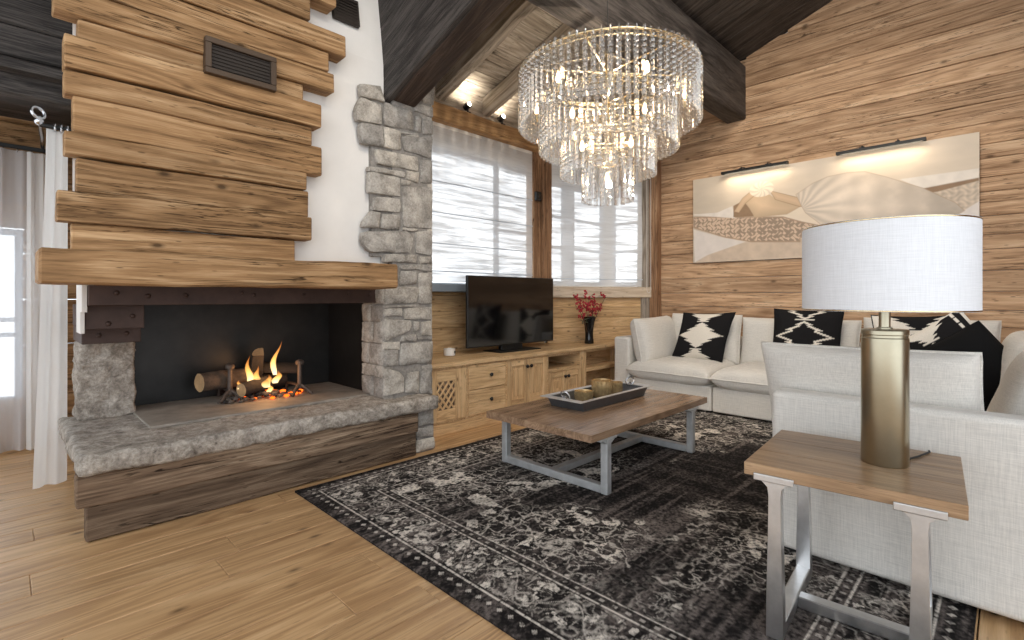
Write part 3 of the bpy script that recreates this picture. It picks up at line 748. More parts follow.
# mantel and hood boards
mb = MB(); mb.beam((.112, 3.18, 1.340), (1.925, 3.18, 1.340), .36, .165, ch=.010, seg=60, jit=.008); build('mantel_beam', mb, 'hood', FP, smooth=35)
HB = [(.241,1.332,1.425,1.566,0),(.185,1.427,1.570,1.722,.035),(.258,1.418,1.724,1.893,0),(.212,1.399,1.896,2.012,.025),(.245,1.501,2.012,2.195,.02),(.211,1.427,2.190,2.306,.035),
      (.21,1.483,2.318,2.472,.055),(.262,1.375,2.470,2.578,.025),(.172,1.575,2.578,2.705,.045),(.197,1.543,2.712,2.838,.035),(.197,1.655,2.840,2.985,.055),(.197,1.424,3.02,3.17,.02),(.26,1.60,3.172,3.32,.03),(.21,1.50,3.325,3.48,.045),(.2,1.56,3.485,3.65,.03),(.24,1.46,3.655,3.82,.04)]
for i, (xa, xb, za, zb, pr) in enumerate(HB):
    yb = 3.358 if zb < 2.95 else 3.37+(zb-2.95)*.155
    yf = 3.285-pr
    mb = MB(); mb.beam((xa, (yf+yb)/2, (za+zb)/2), (xb, (yf+yb)/2, (za+zb)/2), yb-yf, zb-za-.002, ch=.005, seg=44, jit=.0055)
    build('hood_board', mb, 'hood', FP, smooth=35)
mb = MB()
for q in ((.80, 1.185, 2.635, 2.668), (.80, 1.185, 2.462, 2.495), (.80, .832, 2.495, 2.635), (1.153, 1.185, 2.495, 2.635)): mb.box(q[0], q[1], 3.195, 3.25, q[2], q[3], ch=.003)
vg = build('vent_frame', mb, 'ventframe', FP)
mb = MB().box(.83, 1.155, 3.215, 3.225, 2.49, 2.64, ch=.001)
for k in range(7): mb.box(.83, 1.155, 3.209, 3.216, 2.505+k*.02, 2.511+k*.02, ch=.001)
build('vent_mesh', mb, 'vent', vg)
mb = MB()
mb.beam((1.63, 3.352+.03, 3.26), (1.83, 3.352+.03, 3.26), .03, .20, up=(0, .15, 1), ch=.003)
for k in range(8): mb.beam((1.645, 3.345+.012*(k/8)+.013, 3.175+k*.022), (1.815, 3.345+.012*(k/8)+.013, 3.175+k*.022), .012, .008, up=(0, .15, 1), ch=.001)
build('vent_mesh', mb, 'vent', FP)

# ------------------------------------------------------------------ fire
for (x, y, lab) in ((1.15, 3.98, 'iron firedog at the left end of the burning logs'), (1.60, 3.86, 'iron firedog at the right end of the burning logs')):
    t = thing('firedog', lab, 'firedog', (x, y, .452), 0, 'pair of firedogs')
    m = MB(); m.tube([(x, y, .50), (x, y, .60), (x, y, .685)], .017, 10, taper=[1.1, .95, .9]); build('post', m, 'iron', t, smooth=50)
    m = MB(); m.lathe([(.0, .68), (.028, .684), (.032, .70), (.028, .714), (.012, .722), (0, .724)], (x, y, 0), 16); build('knob', m, 'iron', t, smooth=50)
    for sx in (-1, 1):
        m = MB(); m.tube([(x, y, .535), (x+sx*.035, y-.02, .505), (x+sx*.075, y-.05, .458)], .013, 8); build('foot', m, 'iron', t, smooth=50)
    m = MB(); m.tube([(x, y, .52), (x, y+.10, .525), (x, y+.24, .52), (x, y+.26, .458)], .011, 8); build('log_bar', m, 'iron', t, smooth=50)
def log(name, p0, p1, r, wedge, lab, seed, mats=('bark', 'cutwood')):
    p0, p1 = V(p0), V(p1); d = (p1-p0); ln = d.length; d.normalize()
    s_ = d.cross(V((0, 0, 1))); s_ = V((1, 0, 0)) if s_.length < .1 else s_.normalized(); u = s_.cross(d).normalized()
    mb = MB(); K = 14; R = 8; vs = []; fs = []
    for k in range(R+1):
        for j in range(K):
            a = 2*PI*j/K+seed
            rr = r*(1+.12*noise.noise(V((math.cos(a)*1.3, math.sin(a)*1.3, k*.4+seed))))
            x, y = rr*math.cos(a), rr*math.sin(a)
            if wedge: x = max(x, -r*.25); y = max(y, -r*.25)
            vs.append(p0+d*(ln*k/R)+s_*x+u*y)
    for k in range(R):
        for j in range(K): fs.append((k*K+j, k*K+(j+1) % K, (k+1)*K+(j+1) % K, (k+1)*K+j))
    mb.add(vs, fs); mb.cm = 1
    mb.add(vs[:K], [tuple(reversed(range(K)))]); mb.add(vs[-K:], [tuple(range(K))])
    return tag(build(name, mb, list(mats), smooth=45), lab, 'firewood', 'burning firewood')
log('firewood_log', (.97, 4.03, .60), (1.34, 4.12, .60), .066, False, 'long charred round log lying at the left of the fire', 1.1)
log('firewood_log', (1.40, 4.12, .56), (1.36, 3.97, .775), .066, True, 'split log standing upright at the top of the fire', 2.2, ('char', 'cutwood'))
log('firewood_log', (1.44, 4.14, .63), (1.66, 4.02, .615), .06, True, 'split wedge log at the right end of the fire', .4, ('char', 'cutwood'))
log('firewood_log', (1.20, 3.90, .535), (1.42, 3.99, .555), .05, False, 'charred log lowest in the fire', 3.3, ('char', 'cutwood'))
log('firewood_log', (1.36, 4.16, .53), (1.60, 4.13, .55), .055, False, 'blackened round log behind the flames', 5.1, ('char', 'char'))
mb = MB(); rs = random.Random(4)
for k in range(120):
    a = rs.uniform(0, 6.28); q = rs.random()**.6; x = 1.36+.30*q*math.cos(a); y = 3.95+.12*q*math.sin(a); s_ = rs.uniform(.006, .02)
    mb.cm = 0 if rs.random() < .62 else (1 if rs.random() < .6 else 2)
    mb.ball((x, y, .455+s_*.5+.03*(1-q)), s_, 6, (1.4, 1, .7))
tag(build('ember_bed', mb, ['ash', 'char', 'ember']), 'bed of ash and glowing embers under the logs', 'embers', None, 'stuff')
mb = MB()
def flame(c, r, h, lean, seed):
    vs = []; fs = []; gs = []; K = 10; R = 9
    for k in range(R+1):
        t = k/R; rr = r*(math.sin(PI*min(1, t*.86+.14))**.8)*(1-t*.75)
        cx = c[0]+lean[0]*t*t+.012*math.sin(t*7+seed); cy = c[1]+lean[1]*t*t
        for j in range(K):
            a = 2*PI*j/K; vs.append((cx+rr*math.cos(a), cy+rr*.7*math.sin(a), c[2]+h*t)); gs.append((t, 0, 0))
    for k in range(R):
        for j in range(K): fs.append((k*K+j, k*K+(j+1) % K, (k+1)*K+(j+1) % K, (k+1)*K+j))
    mb.add(vs, fs, gs)
flame((1.27, 3.96, .56), .034, .22, (.0, 0), .3); flame((1.33, 3.95, .54), .04, .16, (-.01, 0), 1.3); flame((1.47, 4.03, .60), .03, .27, (.06, 0), 2.0)
flame((1.38, 3.92, .53), .05, .10, (.02, 0), 3.0); flame((1.46, 3.95, .55), .045, .10, (.03, 0), 4.0); flame((1.40, 3.93, .48), .03, .09, (.01, 0), 5.0); flame((1.20, 3.93, .54), .03, .07, (0, 0), 6.)
tag(build('flame', mb, 'flame', smooth=60), 'orange flames licking round the split logs', 'fire', None, 'stuff')

# ------------------------------------------------------------------ curtains and rails
def curtain(name, p0, p1, z0, z1, folds, amp, mat, lab, seed, top=.6, group=None, narrow=None):
    p0, p1 = V(p0), V(p1); d = p1-p0; ln = d.length; d.normalize(); nrm = V((-d.y, d.x, 0)); mb = MB()
    rs = random.Random(seed); ph = [rs.uniform(0, 6) for _ in range(4)]
    def fn(u, w):
        k = 1 if narrow is None else narrow+(1-narrow)*w**1.2
        uu = .5+(u-.5)*k if narrow is None else 1-(1-u)*k
        a = amp*(top+(1-top)*w)
        q = math.sin(u*folds*2*PI+ph[0]+.5*math.sin(w*2+ph[1]))+.35*math.sin(u*folds*3.7*PI+ph[2]+w*1.5)
        p = p0+d*(uu*ln)+nrm*(a*q)
        return V((p.x, p.y, z1+(z0-z1)*w))
    mb.grid(fn, int(folds*16), 24)
    return tag(build(name, mb, mat, smooth=80), lab, 'curtain', group)
curtain('drape', (.130, 4.30, 0), (.300, 4.33, 0), .012, 2.26, 1.6, .022, 'drape', 'opaque white drape hanging beside the chimney', 5, narrow=.62)
curtain('voile_curtain', (-2.5, 5.44, 0), (.16, 5.44, 0), .02, 2.33, 24, .03, 'sheer', 'sheer white voile curtain in front of the alcove window', 8)
curtain('voile_curtain', (.135, 5.38, 0), (.30, 5.40, 0), .02, 2.32, 2.5, .03, 'drape', 'gathered grey white curtain end between voile and drape', 9)
t = thing('curtain_pole', 'dark curtain rail along the alcove log wall', 'curtain pole', (-.6, 5.46, 2.36))
m = MB().box(-2.0, .5, 5.44, 5.47, 2.345, 2.375, ch=.003); build('rail', m, 'black', t)
for k in range(30): m = MB().ring((-2.1+k*.078, 5.455, 2.335), .018, .004, (1, 0, 0), 12, 6); build('curtain_ring', m, 'chrome', t, smooth=60)
t = thing('curtain_pole', 'chrome curtain pole with ring finial above the white drape', 'curtain pole', (.2, 4.4, 2.3))
m = MB().tube([(.165, 4.30, 2.31), (.20, 4.9, 2.35), (.226, 5.43, 2.385)], .016, 10); build('pole', m, 'chrome', t, smooth=60)
m = MB().tube([(.165, 4.30, 2.275), (.42, 4.30, 2.275)], .013, 10); build('cross_pole', m, 'black', t, smooth=60)
m = MB().ring((.158, 4.29, 2.345), .036, .009, (.5, -.8, .25), 28, 8); build('finial', m, 'chrome', t, smooth=60)
m = MB().ball((.162, 4.30, 2.295), .026, 12); build('joint', m, 'chrome', t, smooth=60)
m = MB(); 
for x in (.235, .265, .295): m.ring((x, 4.30, 2.272), .022, .006, (1, 0, 0), 16, 6)
build('curtain_ring', m, 'chrome', t, smooth=60)
# ------------------------------------------------------------------ low cabinets under the television
CF = 3.495
GC = 'low oak cabinets under the television'
mb = MB(); o = []
top = [(2.455, 3.46), (5.60, 3.46), (5.60, 3.63), (4.80, 4.045), (4.70, 4.14), (2.455, 4.14)]
n = len(top)
for z in (.590, .629): o += [(x, y, z) for x, y in top]
fs = [tuple(reversed(range(n))), tuple(range(n, 2*n))]+[(i, (i+1) % n, n+(i+1) % n, n+i) for i in range(n)]
mb.add(o, fs)
tag(build('worktop', mb, 'cab', bevel=(.004, 2)), 'long light oak worktop running over the low cabinets', 'worktop')
mb = MB(); mb.box(2.455, 5.6, 3.485, 3.53, 0, .094, ch=.004, axis='x')
tag(build('cabinet_plinth', mb, 'cab'), 'oak plinth board along the floor below the cabinets', 'plinth')
def knob(p, par, axis=(0, -1, 0)):
    m = MB(); m.tube([V(p), V(p)+V(axis)*.018], .007, 8); m.ball(V(p)+V(axis)*.022, .019, 10, (1, .7, 1)); build('knob', m, 'black', par, smooth=60)
def carcass(name, label, x0, x1, back=4.10, mid=None, open_=False):
    t = thing(name, label, 'cabinet', ((x0+x1)/2, CF, .096), 0, GC)
    m = MB(); z0, z1 = .096, .588
    m.box(x0+.001, x0+.024, CF, back, z0, z1, ch=.002); m.box(x1-.024, x1-.001, CF, back, z0, z1, ch=.002)
    m.box(x0+.024, x1-.024, CF, back, z0, z0+.024, ch=.002); m.box(x0+.024, x1-.024, CF, back, z1-.03, z1, ch=.002)
    m.box(x0+.024, x1-.024, back-.012, back, z0+.024, z1-.03, ch=.002)
    build('body', m, 'cab', t); return t
def panel_door(t, x0, x1, z0, z1, kx=None, kz=None, lattice=False):
    m = MB(); y0, y1 = CF-.014, CF+.006; w = .125 if lattice else .055
    m.box(x0, x0+w, y0, y1, z0, z1, ch=.003); m.box(x1-w, x1, y0, y1, z0, z1, ch=.003)
    hh = .10 if lattice else w*1.1
    m.box(x0+w, x1-w, y0, y1, z0, z0+hh, ch=.003, axis='x'); m.box(x0+w, x1-w, y0, y1, z1-hh, z1, ch=.003, axis='x')
    if not lattice:
        m.box(x0+w, x1-w, y0+.011, y1, z0+w, z1-w, ch=.002, axis='z')
        m.box(x0+w+.03, x1-w-.03, y0+.004, y0+.012, z0+w+.035, z1-w-.035, ch=.006, axis='z')
    d = build('door', m, 'cab', t)
    if lattice:
        m = MB(); cx0, cx1, cz0, cz1 = x0+w, x1-w, z0+hh, z1-hh
        W, H_ = cx1-cx0, cz1-cz0; s_ = .062
        for sg, yy in ((1, y0+.006), (-1, y0+.013)):
            k = -H_
            while k < W+H_:
                pts = []
                a = (cx0+k, cz0) if sg > 0 else (cx0+k, cz1)
                for tt in (0, 1):
                    pass
                xa, xb = cx0+k, cx0+k+H_*.8
                ta = max(0, (cx0-xa)/(xb-xa)); tb = min(1, (cx1-xa)/(xb-xa))
                if tb-ta > .06:
                    za, zb = (cz0+H_*ta, cz0+H_*tb) if sg > 0 else (cz1-H_*ta, cz1-H_*tb)
                    m.beam((xa+(xb-xa)*ta, yy, za), (xa+(xb-xa)*tb, yy, zb), .006, .019, up=(1, 0, 0), ch=.001)
                k += s_
        build('lattice', m, 'cab', d)
        m = MB().box(cx0, cx1, y1-.003, y1, cz0, cz1, ch=.0005); build('lattice_back', m, 'hearth', d)
    if kx: knob((kx, y0, kz), d)
    return d
t = carcass('cabinet', 'oak cabinet with a lattice door beside the stone pillar', 2.46, 2.958)
panel_door(t, 2.49, 2.945, .118, .565, lattice=True)
t = carcass('drawer_cabinet', 'oak cabinet with two drawers, right of the lattice door', 2.958, 3.455)
for z0, z1 in ((.12, .345), (.351, .572)):
    m = MB().box(2.975, 3.44, CF-.016, CF+.006, z0, z1, ch=.004, axis='x'); d = build('drawer', m, 'cab', t); knob((3.235, CF-.016, (z0+z1)/2+.01), d)
t = carcass('cabinet', 'oak cabinet with a pair of tall panelled doors below the television', 3.455, 4.075)
panel_door(t, 3.475, 3.762, .12, .57, 3.735, .50); panel_door(t, 3.766, 4.055, .12, .57, 3.795, .50)
t = carcass('cabinet', 'oak cabinet with an open niche above two small doors', 4.075, 4.68)
m = MB().box(4.10, 4.655, CF, 4.08, .385, .42, ch=.003, axis='x'); build('shelf', m, 'cab', t)
panel_door(t, 4.10, 4.375, .12, .382, 4.35, .33); panel_door(t, 4.379, 4.655, .12, .382, 4.405, .33)
t = carcass('shelf_unit', 'open oak shelf unit next to the sofa arm', 4.68, 5.58, back=3.70)
m = MB().box(4.68, 4.77, CF-.004, CF+.02, .1, .586, ch=.003, axis='z'); build('stile', m, 'cab', t)
m = MB().box(4.705, 5.555, CF, 3.68, .33, .372, ch=.003, axis='x'); build('shelf', m, 'cab', t)

# television
t = thing('television', 'large black flat television on the oak worktop', 'television', (3.85, 3.8, .629))
m = MB().box(3.205, 4.515, 3.775, 3.805, .692, 1.415, ch=.004); build('casing', m, 'black', t)
m = MB().box(3.213, 4.507, 3.7725, 3.776, .705, 1.407, ch=.0005); build('screen', m, 'screen', t)
m = MB().box(3.5, 4.25, 3.802, 3.85, .72, 1.1, ch=.01); build('back_cover', m, 'black', t)
m = MB(); m.box(3.55, 4.17, 3.66, 3.93, .630, .640, ch=.003); m.box(3.70, 4.02, 3.80, 3.85, .638, .75, ch=.004)
build('stand', m, 'black', t)
# candle jar
t = thing('candle_jar', 'small white candle jar with a dark label at the left end of the worktop', 'candle', (3.05, 3.86, .629))
m = MB().lathe([(0, .632), (.05, .632), (.056, .638), (.058, .70), (.054, .70), (.052, .69), (0, .688)], (3.05, 3.86, 0), 28, cap=False); build('cup', m, 'white', t, smooth=40)
m = MB()
m.grid(lambda u, w: V((3.05+.0585*math.cos(-1.9+u*.7+.55), 3.86+.0585*math.sin(-1.9+u*.7+.55), .655+.025*w)), 6, 2); build('label', m, 'black', t, smooth=60)
m = MB().lathe([(.059, .692), (.060, .706), (.057, .706), (.056, .692)], (3.05, 3.86, 0), 28, cap=False); build('glass_rim', m, 'jar', t, smooth=50)
# vase and berry branches
VX, VY = 5.06, 3.66
m = MB().lathe([(0, .631), (.055, .631), (.058, .64), (.05, .70), (.049, .76), (.056, .84), (.072, .92), (.084, .955), (.079, .955), (.066, .91), (.05, .84), (.043, .76), (.043, .68), (0, .66)], (VX, VY, 0), 36, cap=False)
tag(build('vase', m, 'vase', smooth=50), 'tall black glazed vase holding red berry branches', 'vase')
rs = random.Random(11)
BR = [(-.30, -.02, .17, 'longest branch reaching left with red berries'), (-.21, .03, .27, 'berry branch rising up to the left'), (-.09, -.05, .25, 'berry branch leaning towards the room just left of the middle'), (-.03, .04, .35, 'tallest upright berry branch in the vase'),
      (.05, -.05, .24, 'short berry branch just right of the middle'), (.17, .02, .22, 'berry branch slanting up to the right'), (.34, -.01, .27, 'long thin branch reaching far right with red berries')]
for (dx, dy, dz, lab) in BR:
    t = thing('berry_branch', lab, 'branch', (VX+dx*.08, VY, .75), 0, 'red berry branches in the black vase')
    b0 = V((VX+dx*.08, VY+dy*.1, .70)); b1 = V((VX+dx*.3, VY+dy*.4, .96)); b2 = V((VX+dx, VY+dy, .93+dz))
    pts = [(1-s)**2*b0+2*s*(1-s)*b1+s*s*b2 for s in [i/10 for i in range(11)]]
    m = MB().tube(pts, .005, 6, taper=[1-.06*i for i in range(11)])
    tw = []
    for k in range(9):
        s = rs.uniform(.5, 1); i = min(9, int(s*10)); p = pts[i].lerp(pts[i+1], s*10-i) if i < 10 else pts[10]
        e = p+V((rs.uniform(-.06, .06), rs.uniform(-.06, .06), rs.uniform(.0, .07))); m.tube([p, (p+e)/2+V((0, 0, .008)), e], .0025, 5); tw.append((p, e))
    build('twig', m, 'stem', t, smooth=60)
    m = MB()
    for p, e in tw:
        for q in range(5): 
            pp = p.lerp(e, rs.uniform(.3, 1.05)); m.ball(pp+V((rs.uniform(-.014, .014), rs.uniform(-.014, .014), rs.uniform(-.01, .014))), rs.uniform(.008, .0125), 8)
    o = build('berry_cluster', m, 'red', t, smooth=80)
    o['kind'] = 'stuff'
    for k in range(4):
        m = MB(); s = rs.uniform(.42, .6); i = int(s*10); p = pts[i]; a = rs.uniform(0, 6.28); ln = rs.uniform(.05, .09)
        d = V((math.cos(a), math.sin(a), rs.uniform(-.3, .4))).normalized(); sd = d.cross(V((0, 0, 1))).normalized()*.013
        m.add([p, p+d*ln*.45+sd+V((0, 0, .006)), p+d*ln, p+d*ln*.45-sd+V((0, 0, .006)), p+d*ln*.5+V((0, 0, -.004))], [(0, 1, 2), (0, 2, 3), (0, 4, 1), (1, 4, 2), (2, 4, 3), (3, 4, 0)])
        build('leaf', m, 'leaf', t)

# ------------------------------------------------------------------ blinds
def blind(lab, p0, p1, z0, z1, seams, cordside):
    p0, p1 = V(p0), V(p1); d = p1-p0; ln = d.length; d.normalize(); nrm = V((d.y, -d.x, 0))
    if nrm.y > 0: nrm = -nrm
    t = thing('roman_blind', lab, 'blind', ((p0.x+p1.x)/2, (p0.y+p1.y)/2, z0), 0, 'roman blinds')
    def fn(u, w):
        z = z0+(z1-z0)*w
        b = .006*noise.noise(V((u*5, w*3, ln)))+(.012*math.sin(u*ln*9)*max(0, 1-w*14))
        q = p0+d*(u*ln)+nrm*b; return V((q.x, q.y, z+(.008*math.sin(u*9+1) if w < .01 else 0)))
    m = MB(); m.grid(fn, 30, 40, gp=lambda u, w: (u*ln, w*(z1-z0), ln)); build('fabric', m, 'blind', t, smooth=80)
    for z in seams:
        m = MB(); q = nrm*.005; m.beam(p0+q+V((0, 0, z)), p1+q+V((0, 0, z)), .006, .009, ch=.001); build('fold_seam', m, 'winframe', t)
    m = MB(); q = -nrm*.015; m.beam(p0+q+V((0, 0, z1-.02)), p1+q+V((0, 0, z1-.02)), .03, .04); build('head_rail', m, 'white', t)
    m = MB(); q = p1-d*.02+nrm*.04 if cordside > 0 else p0+d*.02+nrm*.04
    cz = z0-.08
    loop = [q+V((0, 0, z1-.1)), q+V((0, 0, z0+.4)), q+V((0, 0, cz+.05))]+[q+d*(.03-.03*math.cos(a))+V((0, 0, cz+.05-.05*math.sin(a))) for a in (.5, 1, 1.57, 2.1, 2.6)]+[q+d*.06+V((0, 0, cz+.05)), q+d*.06+V((0, 0, z1-.1))]
    m.tube(loop, .0035, 6); build('cord', m, 'white', t, smooth=60)
blind('streaked voile roman blind on the left window behind the television', (2.46, 4.07, 0), (4.475, 4.07, 0), 1.36, 2.95, (1.46, 1.74, 2.05, 2.36), -1)
blind('streaked voile roman blind across the corner bay behind the red berries', A+nn*.035+V((.02, 0, 0)), B_+nn*.035-dd*.08, 1.335, 2.95, (1.43,), 1)
t = thing('blind_motor_switch', 'small black wall box on the post between the windows', 'switch box', (4.545, 4.055, 2.36))
m = MB().box(4.50, 4.59, 4.02, 4.058, 2.36, 2.47, ch=.006); build('housing', m, 'black', t); m = MB().box(4.525, 4.565, 4.014, 4.021, 2.385, 2.445, ch=.003); build('sensor_window', m, 'vase', t)

# ------------------------------------------------------------------ sofa
GS = 'sections of the corner sofa'
def section(lab, loc): return thing('sofa_section', lab, 'sofa', loc, 0, GS)
def rb(name, par, x0, x1, y0, y1, z0, z1, b=.03):
    m = MB(); vs = [(x0, y0, z0), (x1, y0, z0), (x1, y1, z0), (x0, y1, z0), (x0, y0, z1), (x1, y0, z1), (x1, y1, z1), (x0, y1, z1)]
    # subdivided box so the rounded edges shade softly
    m.add(vs, [(3, 2, 1, 0), (4, 5, 6, 7), (0, 1, 5, 4), (1, 2, 6, 5), (2, 3, 7, 6), (3, 0, 4, 7)])
    o = build(name, m, 'linen', par, bevel=(b, 4)); 
    o.data.polygons.foreach_set('use_smooth', [True]*6); o.modifiers['bevel'].harden_normals = True
    return o
def foot(par, x, y):
    m = MB().box(x-.03, x+.03, y-.03, y+.03, .0125, .032, ch=.003, axis='z'); build('foot', m, 'black', par)
def cush(name, par, c, ex, ey, ez, w, d, h, seed, **k):
    m = MB(); cushion(m, w, d, h, mat_axes(c, ex, ey, ez), seed=seed, **k); return build(name, m, 'linen', par, smooth=180)
SB = 6.19
s1 = section('left end section of the linen sofa, with arm, in front of the bay post', (5.6, 2.7, .0125))
rb('base', s1, 5.07, 5.99, 2.155, 3.10, .03, .285, .02); rb('backrest', s1, 5.99, SB, 2.155, 3.30, .03, .735); rb('arm', s1, 5.055, 5.99, 3.10, 3.305, .03, .735)
cush('seat_cushion', s1, (5.50, 2.63, .375), (1, 0, 0), (0, 1, 0), (0, 0, 1), .99, .95, .26, 1, p=6, q=.42)
cush('back_cushion', s1, (5.86, 2.57, .715), (0, 1, 0), (.16, 0, 1), (-1, 0, .16), .84, .56, .24, 2)
cush('arm_cushion', s1, (5.46, 2.99, .70), (1, 0, .02), (0, .22, 1), (0, -1, .22), .80, .52, .26, 3)
s2 = section('middle section of the linen sofa below the painting', (5.6, 1.6, .0125))
rb('base', s2, 5.07, 5.99, 1.02, 2.145, .03, .285, .02); rb('backrest', s2, 5.99, SB, 1.02, 2.145, .03, .735)
cush('seat_cushion', s2, (5.50, 1.585, .375), (1, 0, 0), (0, 1, 0), (0, 0, 1), .99, 1.12, .26, 4, p=6, q=.42)
cush('back_cushion', s2, (5.86, 1.58, .70), (0, 1, 0), (.16, 0, 1), (-1, 0, .16), 1.12, .54, .24, 5)
s3 = section('corner section of the linen sofa behind the table lamp', (5.6, .4, .0125))
rb('base', s3, 5.07, 5.99, -.14, 1.01, .03, .285, .02); rb('backrest', s3, 5.99, SB, -.36, 1.01, .03, .735); rb('backrest', s3, 5.07, 5.99, -.36, -.14, .03, .735)
cush('seat_cushion', s3, (5.50, .44, .375), (1, 0, 0), (0, 1, 0), (0, 0, 1), .99, 1.14, .26, 6, p=6, q=.42)
cush('back_cushion', s3, (5.86, .52, .72), (0, 1, 0), (.16, 0, 1), (-1, 0, .16), .96, .56, .24, 7)
s4 = section('near middle section of the linen sofa, under the black cushion', (4.4, .3, .0125))
rb('base', s4, 3.815, 5.06, -.14, .80, .03, .285, .02); rb('backrest', s4, 3.815, 5.06, -.36, -.14, .03, .735)
cush('seat_cushion', s4, (4.435, .34, .375), (1, 0, 0), (0, 1, 0), (0, 0, 1), 1.23, .95, .26, 8, p=6, q=.42)
cush('back_cushion', s4, (4.50, -.03, .70), (1, 0, 0), (0, -.24, 1), (0, 1, .24), 1.14, .54, .21, 9)
s5 = section('near end section of the linen sofa, its high side behind the side table', (3.1, .3, .0125))
rb('base', s5, 2.69, 3.805, -.14, .80, .03, .285, .02); rb('backrest', s5, 2.69, 3.805, -.36, -.14, .03, .735); rb('arm', s5, 2.556, 2.69, -.36, .80, .03, .76, .03)
cush('seat_cushion', s5, (3.29, .34, .375), (1, 0, 0), (0, 1, 0), (0, 0, 1), 1.03, .95, .26, 10, p=6, q=.42)
cush('back_cushion', s5, (3.42, -.055, .69), (1, 0, 0), (0, -.34, 1), (0, 1, .34), .95, .52, .20, 11)
cush('side_cushion', s5, (2.80, .478, .745), (0, 1, -.01), (-.22, .06, 1), (-1, 0, -.22), .83, .46, .19, 12)
for s_, pts in ((s1, ((5.15, 2.2), (5.15, 3.22), (6.1, 2.2), (6.1, 3.22))), (s2, ((5.15, 1.1), (5.15, 2.06), (6.1, 1.1), (6.1, 2.06))), (s3, ((5.15, .9), (6.1, .9), (5.15, -.28), (6.1, -.28))),
                (s4, ((3.9, .7), (4.98, .7), (3.9, -.28), (4.98, -.28))), (s5, ((2.63, .72), (3.7, .72), (2.63, -.28), (3.7, -.28)))):
    for x, y in pts: foot(s_, x, y)
# scatter cushions
CREAM, INK = s2l((222, 214, 202)), s2l((32, 31, 32))
def fr(x): return x-math.floor(x)
def halfw(v, w0=.86, per=.56, steps=3, ret=.50):
    s = abs(v)/per
    if s > 1: return 0
    k = math.floor(s*steps); f = s*steps-k
    return max(0, w0*(1-k/steps)-ret*f*(1-k/steps*.4))
def pat_solid(u, v):
    if .55 < abs(v) < .59 and abs(u) < .22: return CREAM
    w = halfw(v)
    if abs(u) < w: return CREAM
    w = max(halfw(v-1.08), halfw(v+1.08))
    if abs(u) < w: return CREAM
    if abs(v) < .03 and abs(u) < .9: return CREAM
    return INK
def pat_line(u, v):
    if .55 < abs(v) < .60 and abs(u) < .28: return CREAM
    for off in (0, 1.1, -1.1):
        w = halfw(v-off, .86, .56, 3)
        w3 = min(halfw(v-off-.035, .86, .56, 3), halfw(v-off+.035, .86, .56, 3))
        if abs(u) < w and not abs(u) < min(w, w3)-.075: return CREAM
    return INK
def pat_inv(u, v):
    c = pat_solid(u, v*.9+.12); return INK if c == CREAM else CREAM
def pat_stripe(u, v):
    if abs(u) > .72: return CREAM if fr(v*6) > .22 and abs(u) < .80 or abs(u) > .93 else INK
    return pat_solid(u*1.2, v)
def black(u, v): return s2l((24, 24, 25))
def pillow(lab, c, ex, ey, ez, w, h, t, seed, col, back=black, pinch=.07):
    m = MB(); cushion(m, w, h, t, mat_axes(c, ex, ey, ez), p=2.6, q=.62, pinch=pinch, n=104, seed=seed, col=col, backcol=back, welt=.005)
    return tag(build('scatter_cushion', m, 'kilim', smooth=180), lab, 'cushion', 'black and white scatter cushions')
pillow('black cushion with solid cream stepped diamonds, left on the sofa', (5.60, 2.48, .75), (0, -1, .03), (.25, -.17, 1), (-1, 0, .25), .60, .57, .20, 21, pat_solid)
pillow('black cushion with cream outlined zigzag diamond, middle of the sofa', (5.60, 1.43, .79), (.05, -1, 0), (.28, 0, 1), (-1, 0, .28), .62, .60, .20, 22, pat_line)
pillow('cream cushion with black stepped motif, behind the brass lamp base', (4.95, .50, .80), (.35, -.93, .02), (.28, .1, 1), (-.9, -.35, .25), .56, .54, .18, 23, pat_inv)
def tilted(deg, ex0, ey0):
    a = math.radians(deg); ex0, ey0 = V(ex0).normalized(), V(ey0).normalized()
    ex = ex0*math.cos(a)+ey0*math.sin(a); ey = ey0*math.cos(a)-ex0*math.sin(a); return ex, ey, ex.cross(ey)
e1, e2, e3 = tilted(36, (.12, -1, 0), (.30, .05, 1))
pillow('patterned cushion with cream edge stripe, leaning behind the black cushion', (4.42, .28, .765), e1, e2, e3, .54, .54, .14, 24, pat_stripe, pat_stripe)
e1, e2, e3 = tilted(35, (.12, -1, 0), (.22, .05, 1))
pillow('plain black velvet cushion at the right end of the sofa', (4.12, .16, .725), e1, e2, e3, .46, .50, .32, 25, black, pinch=.02)
# ------------------------------------------------------------------ coffee table and tray
t = thing('coffee_table', 'low brown oak coffee table on galvanised sled legs', 'coffee table', (3.17, 2.155, .0125))
m = MB(); ys = [1.71, 1.89, 2.07, 2.24, 2.42, 2.605]
for a, b in zip(ys[:-1], ys[1:]): m.box(2.385, 3.955, a, b-.0006, .355, .40, ch=.0015, axis='x')
build('tabletop', m, 'top', t)
for x in (2.56, 3.70):
    m = MB(); w = .05
    for y in (1.728, 2.582):
        m.beam((x, y, .013), (x, y, .343), .05, w, (1, 0, 0), ch=.005)
        m.beam((x-.085, y, .349), (x+.085, y, .349), .05, .013, ch=.002)
        for sg in (-1, 1): m.beam((x+sg*.024, y, .325), (x+sg*.055, y, .345), .05, .012, ch=.002)
    m.beam((x, 1.753, .040), (x, 2.557, .040), w, .05, ch=.005)
    build('leg_frame', m, 'pewter', t)
m = MB(); m.beam((2.585, 2.155, .04), (3.675, 2.155, .04), .05, .046, ch=.004); build('stretcher', m, 'pewter', t)

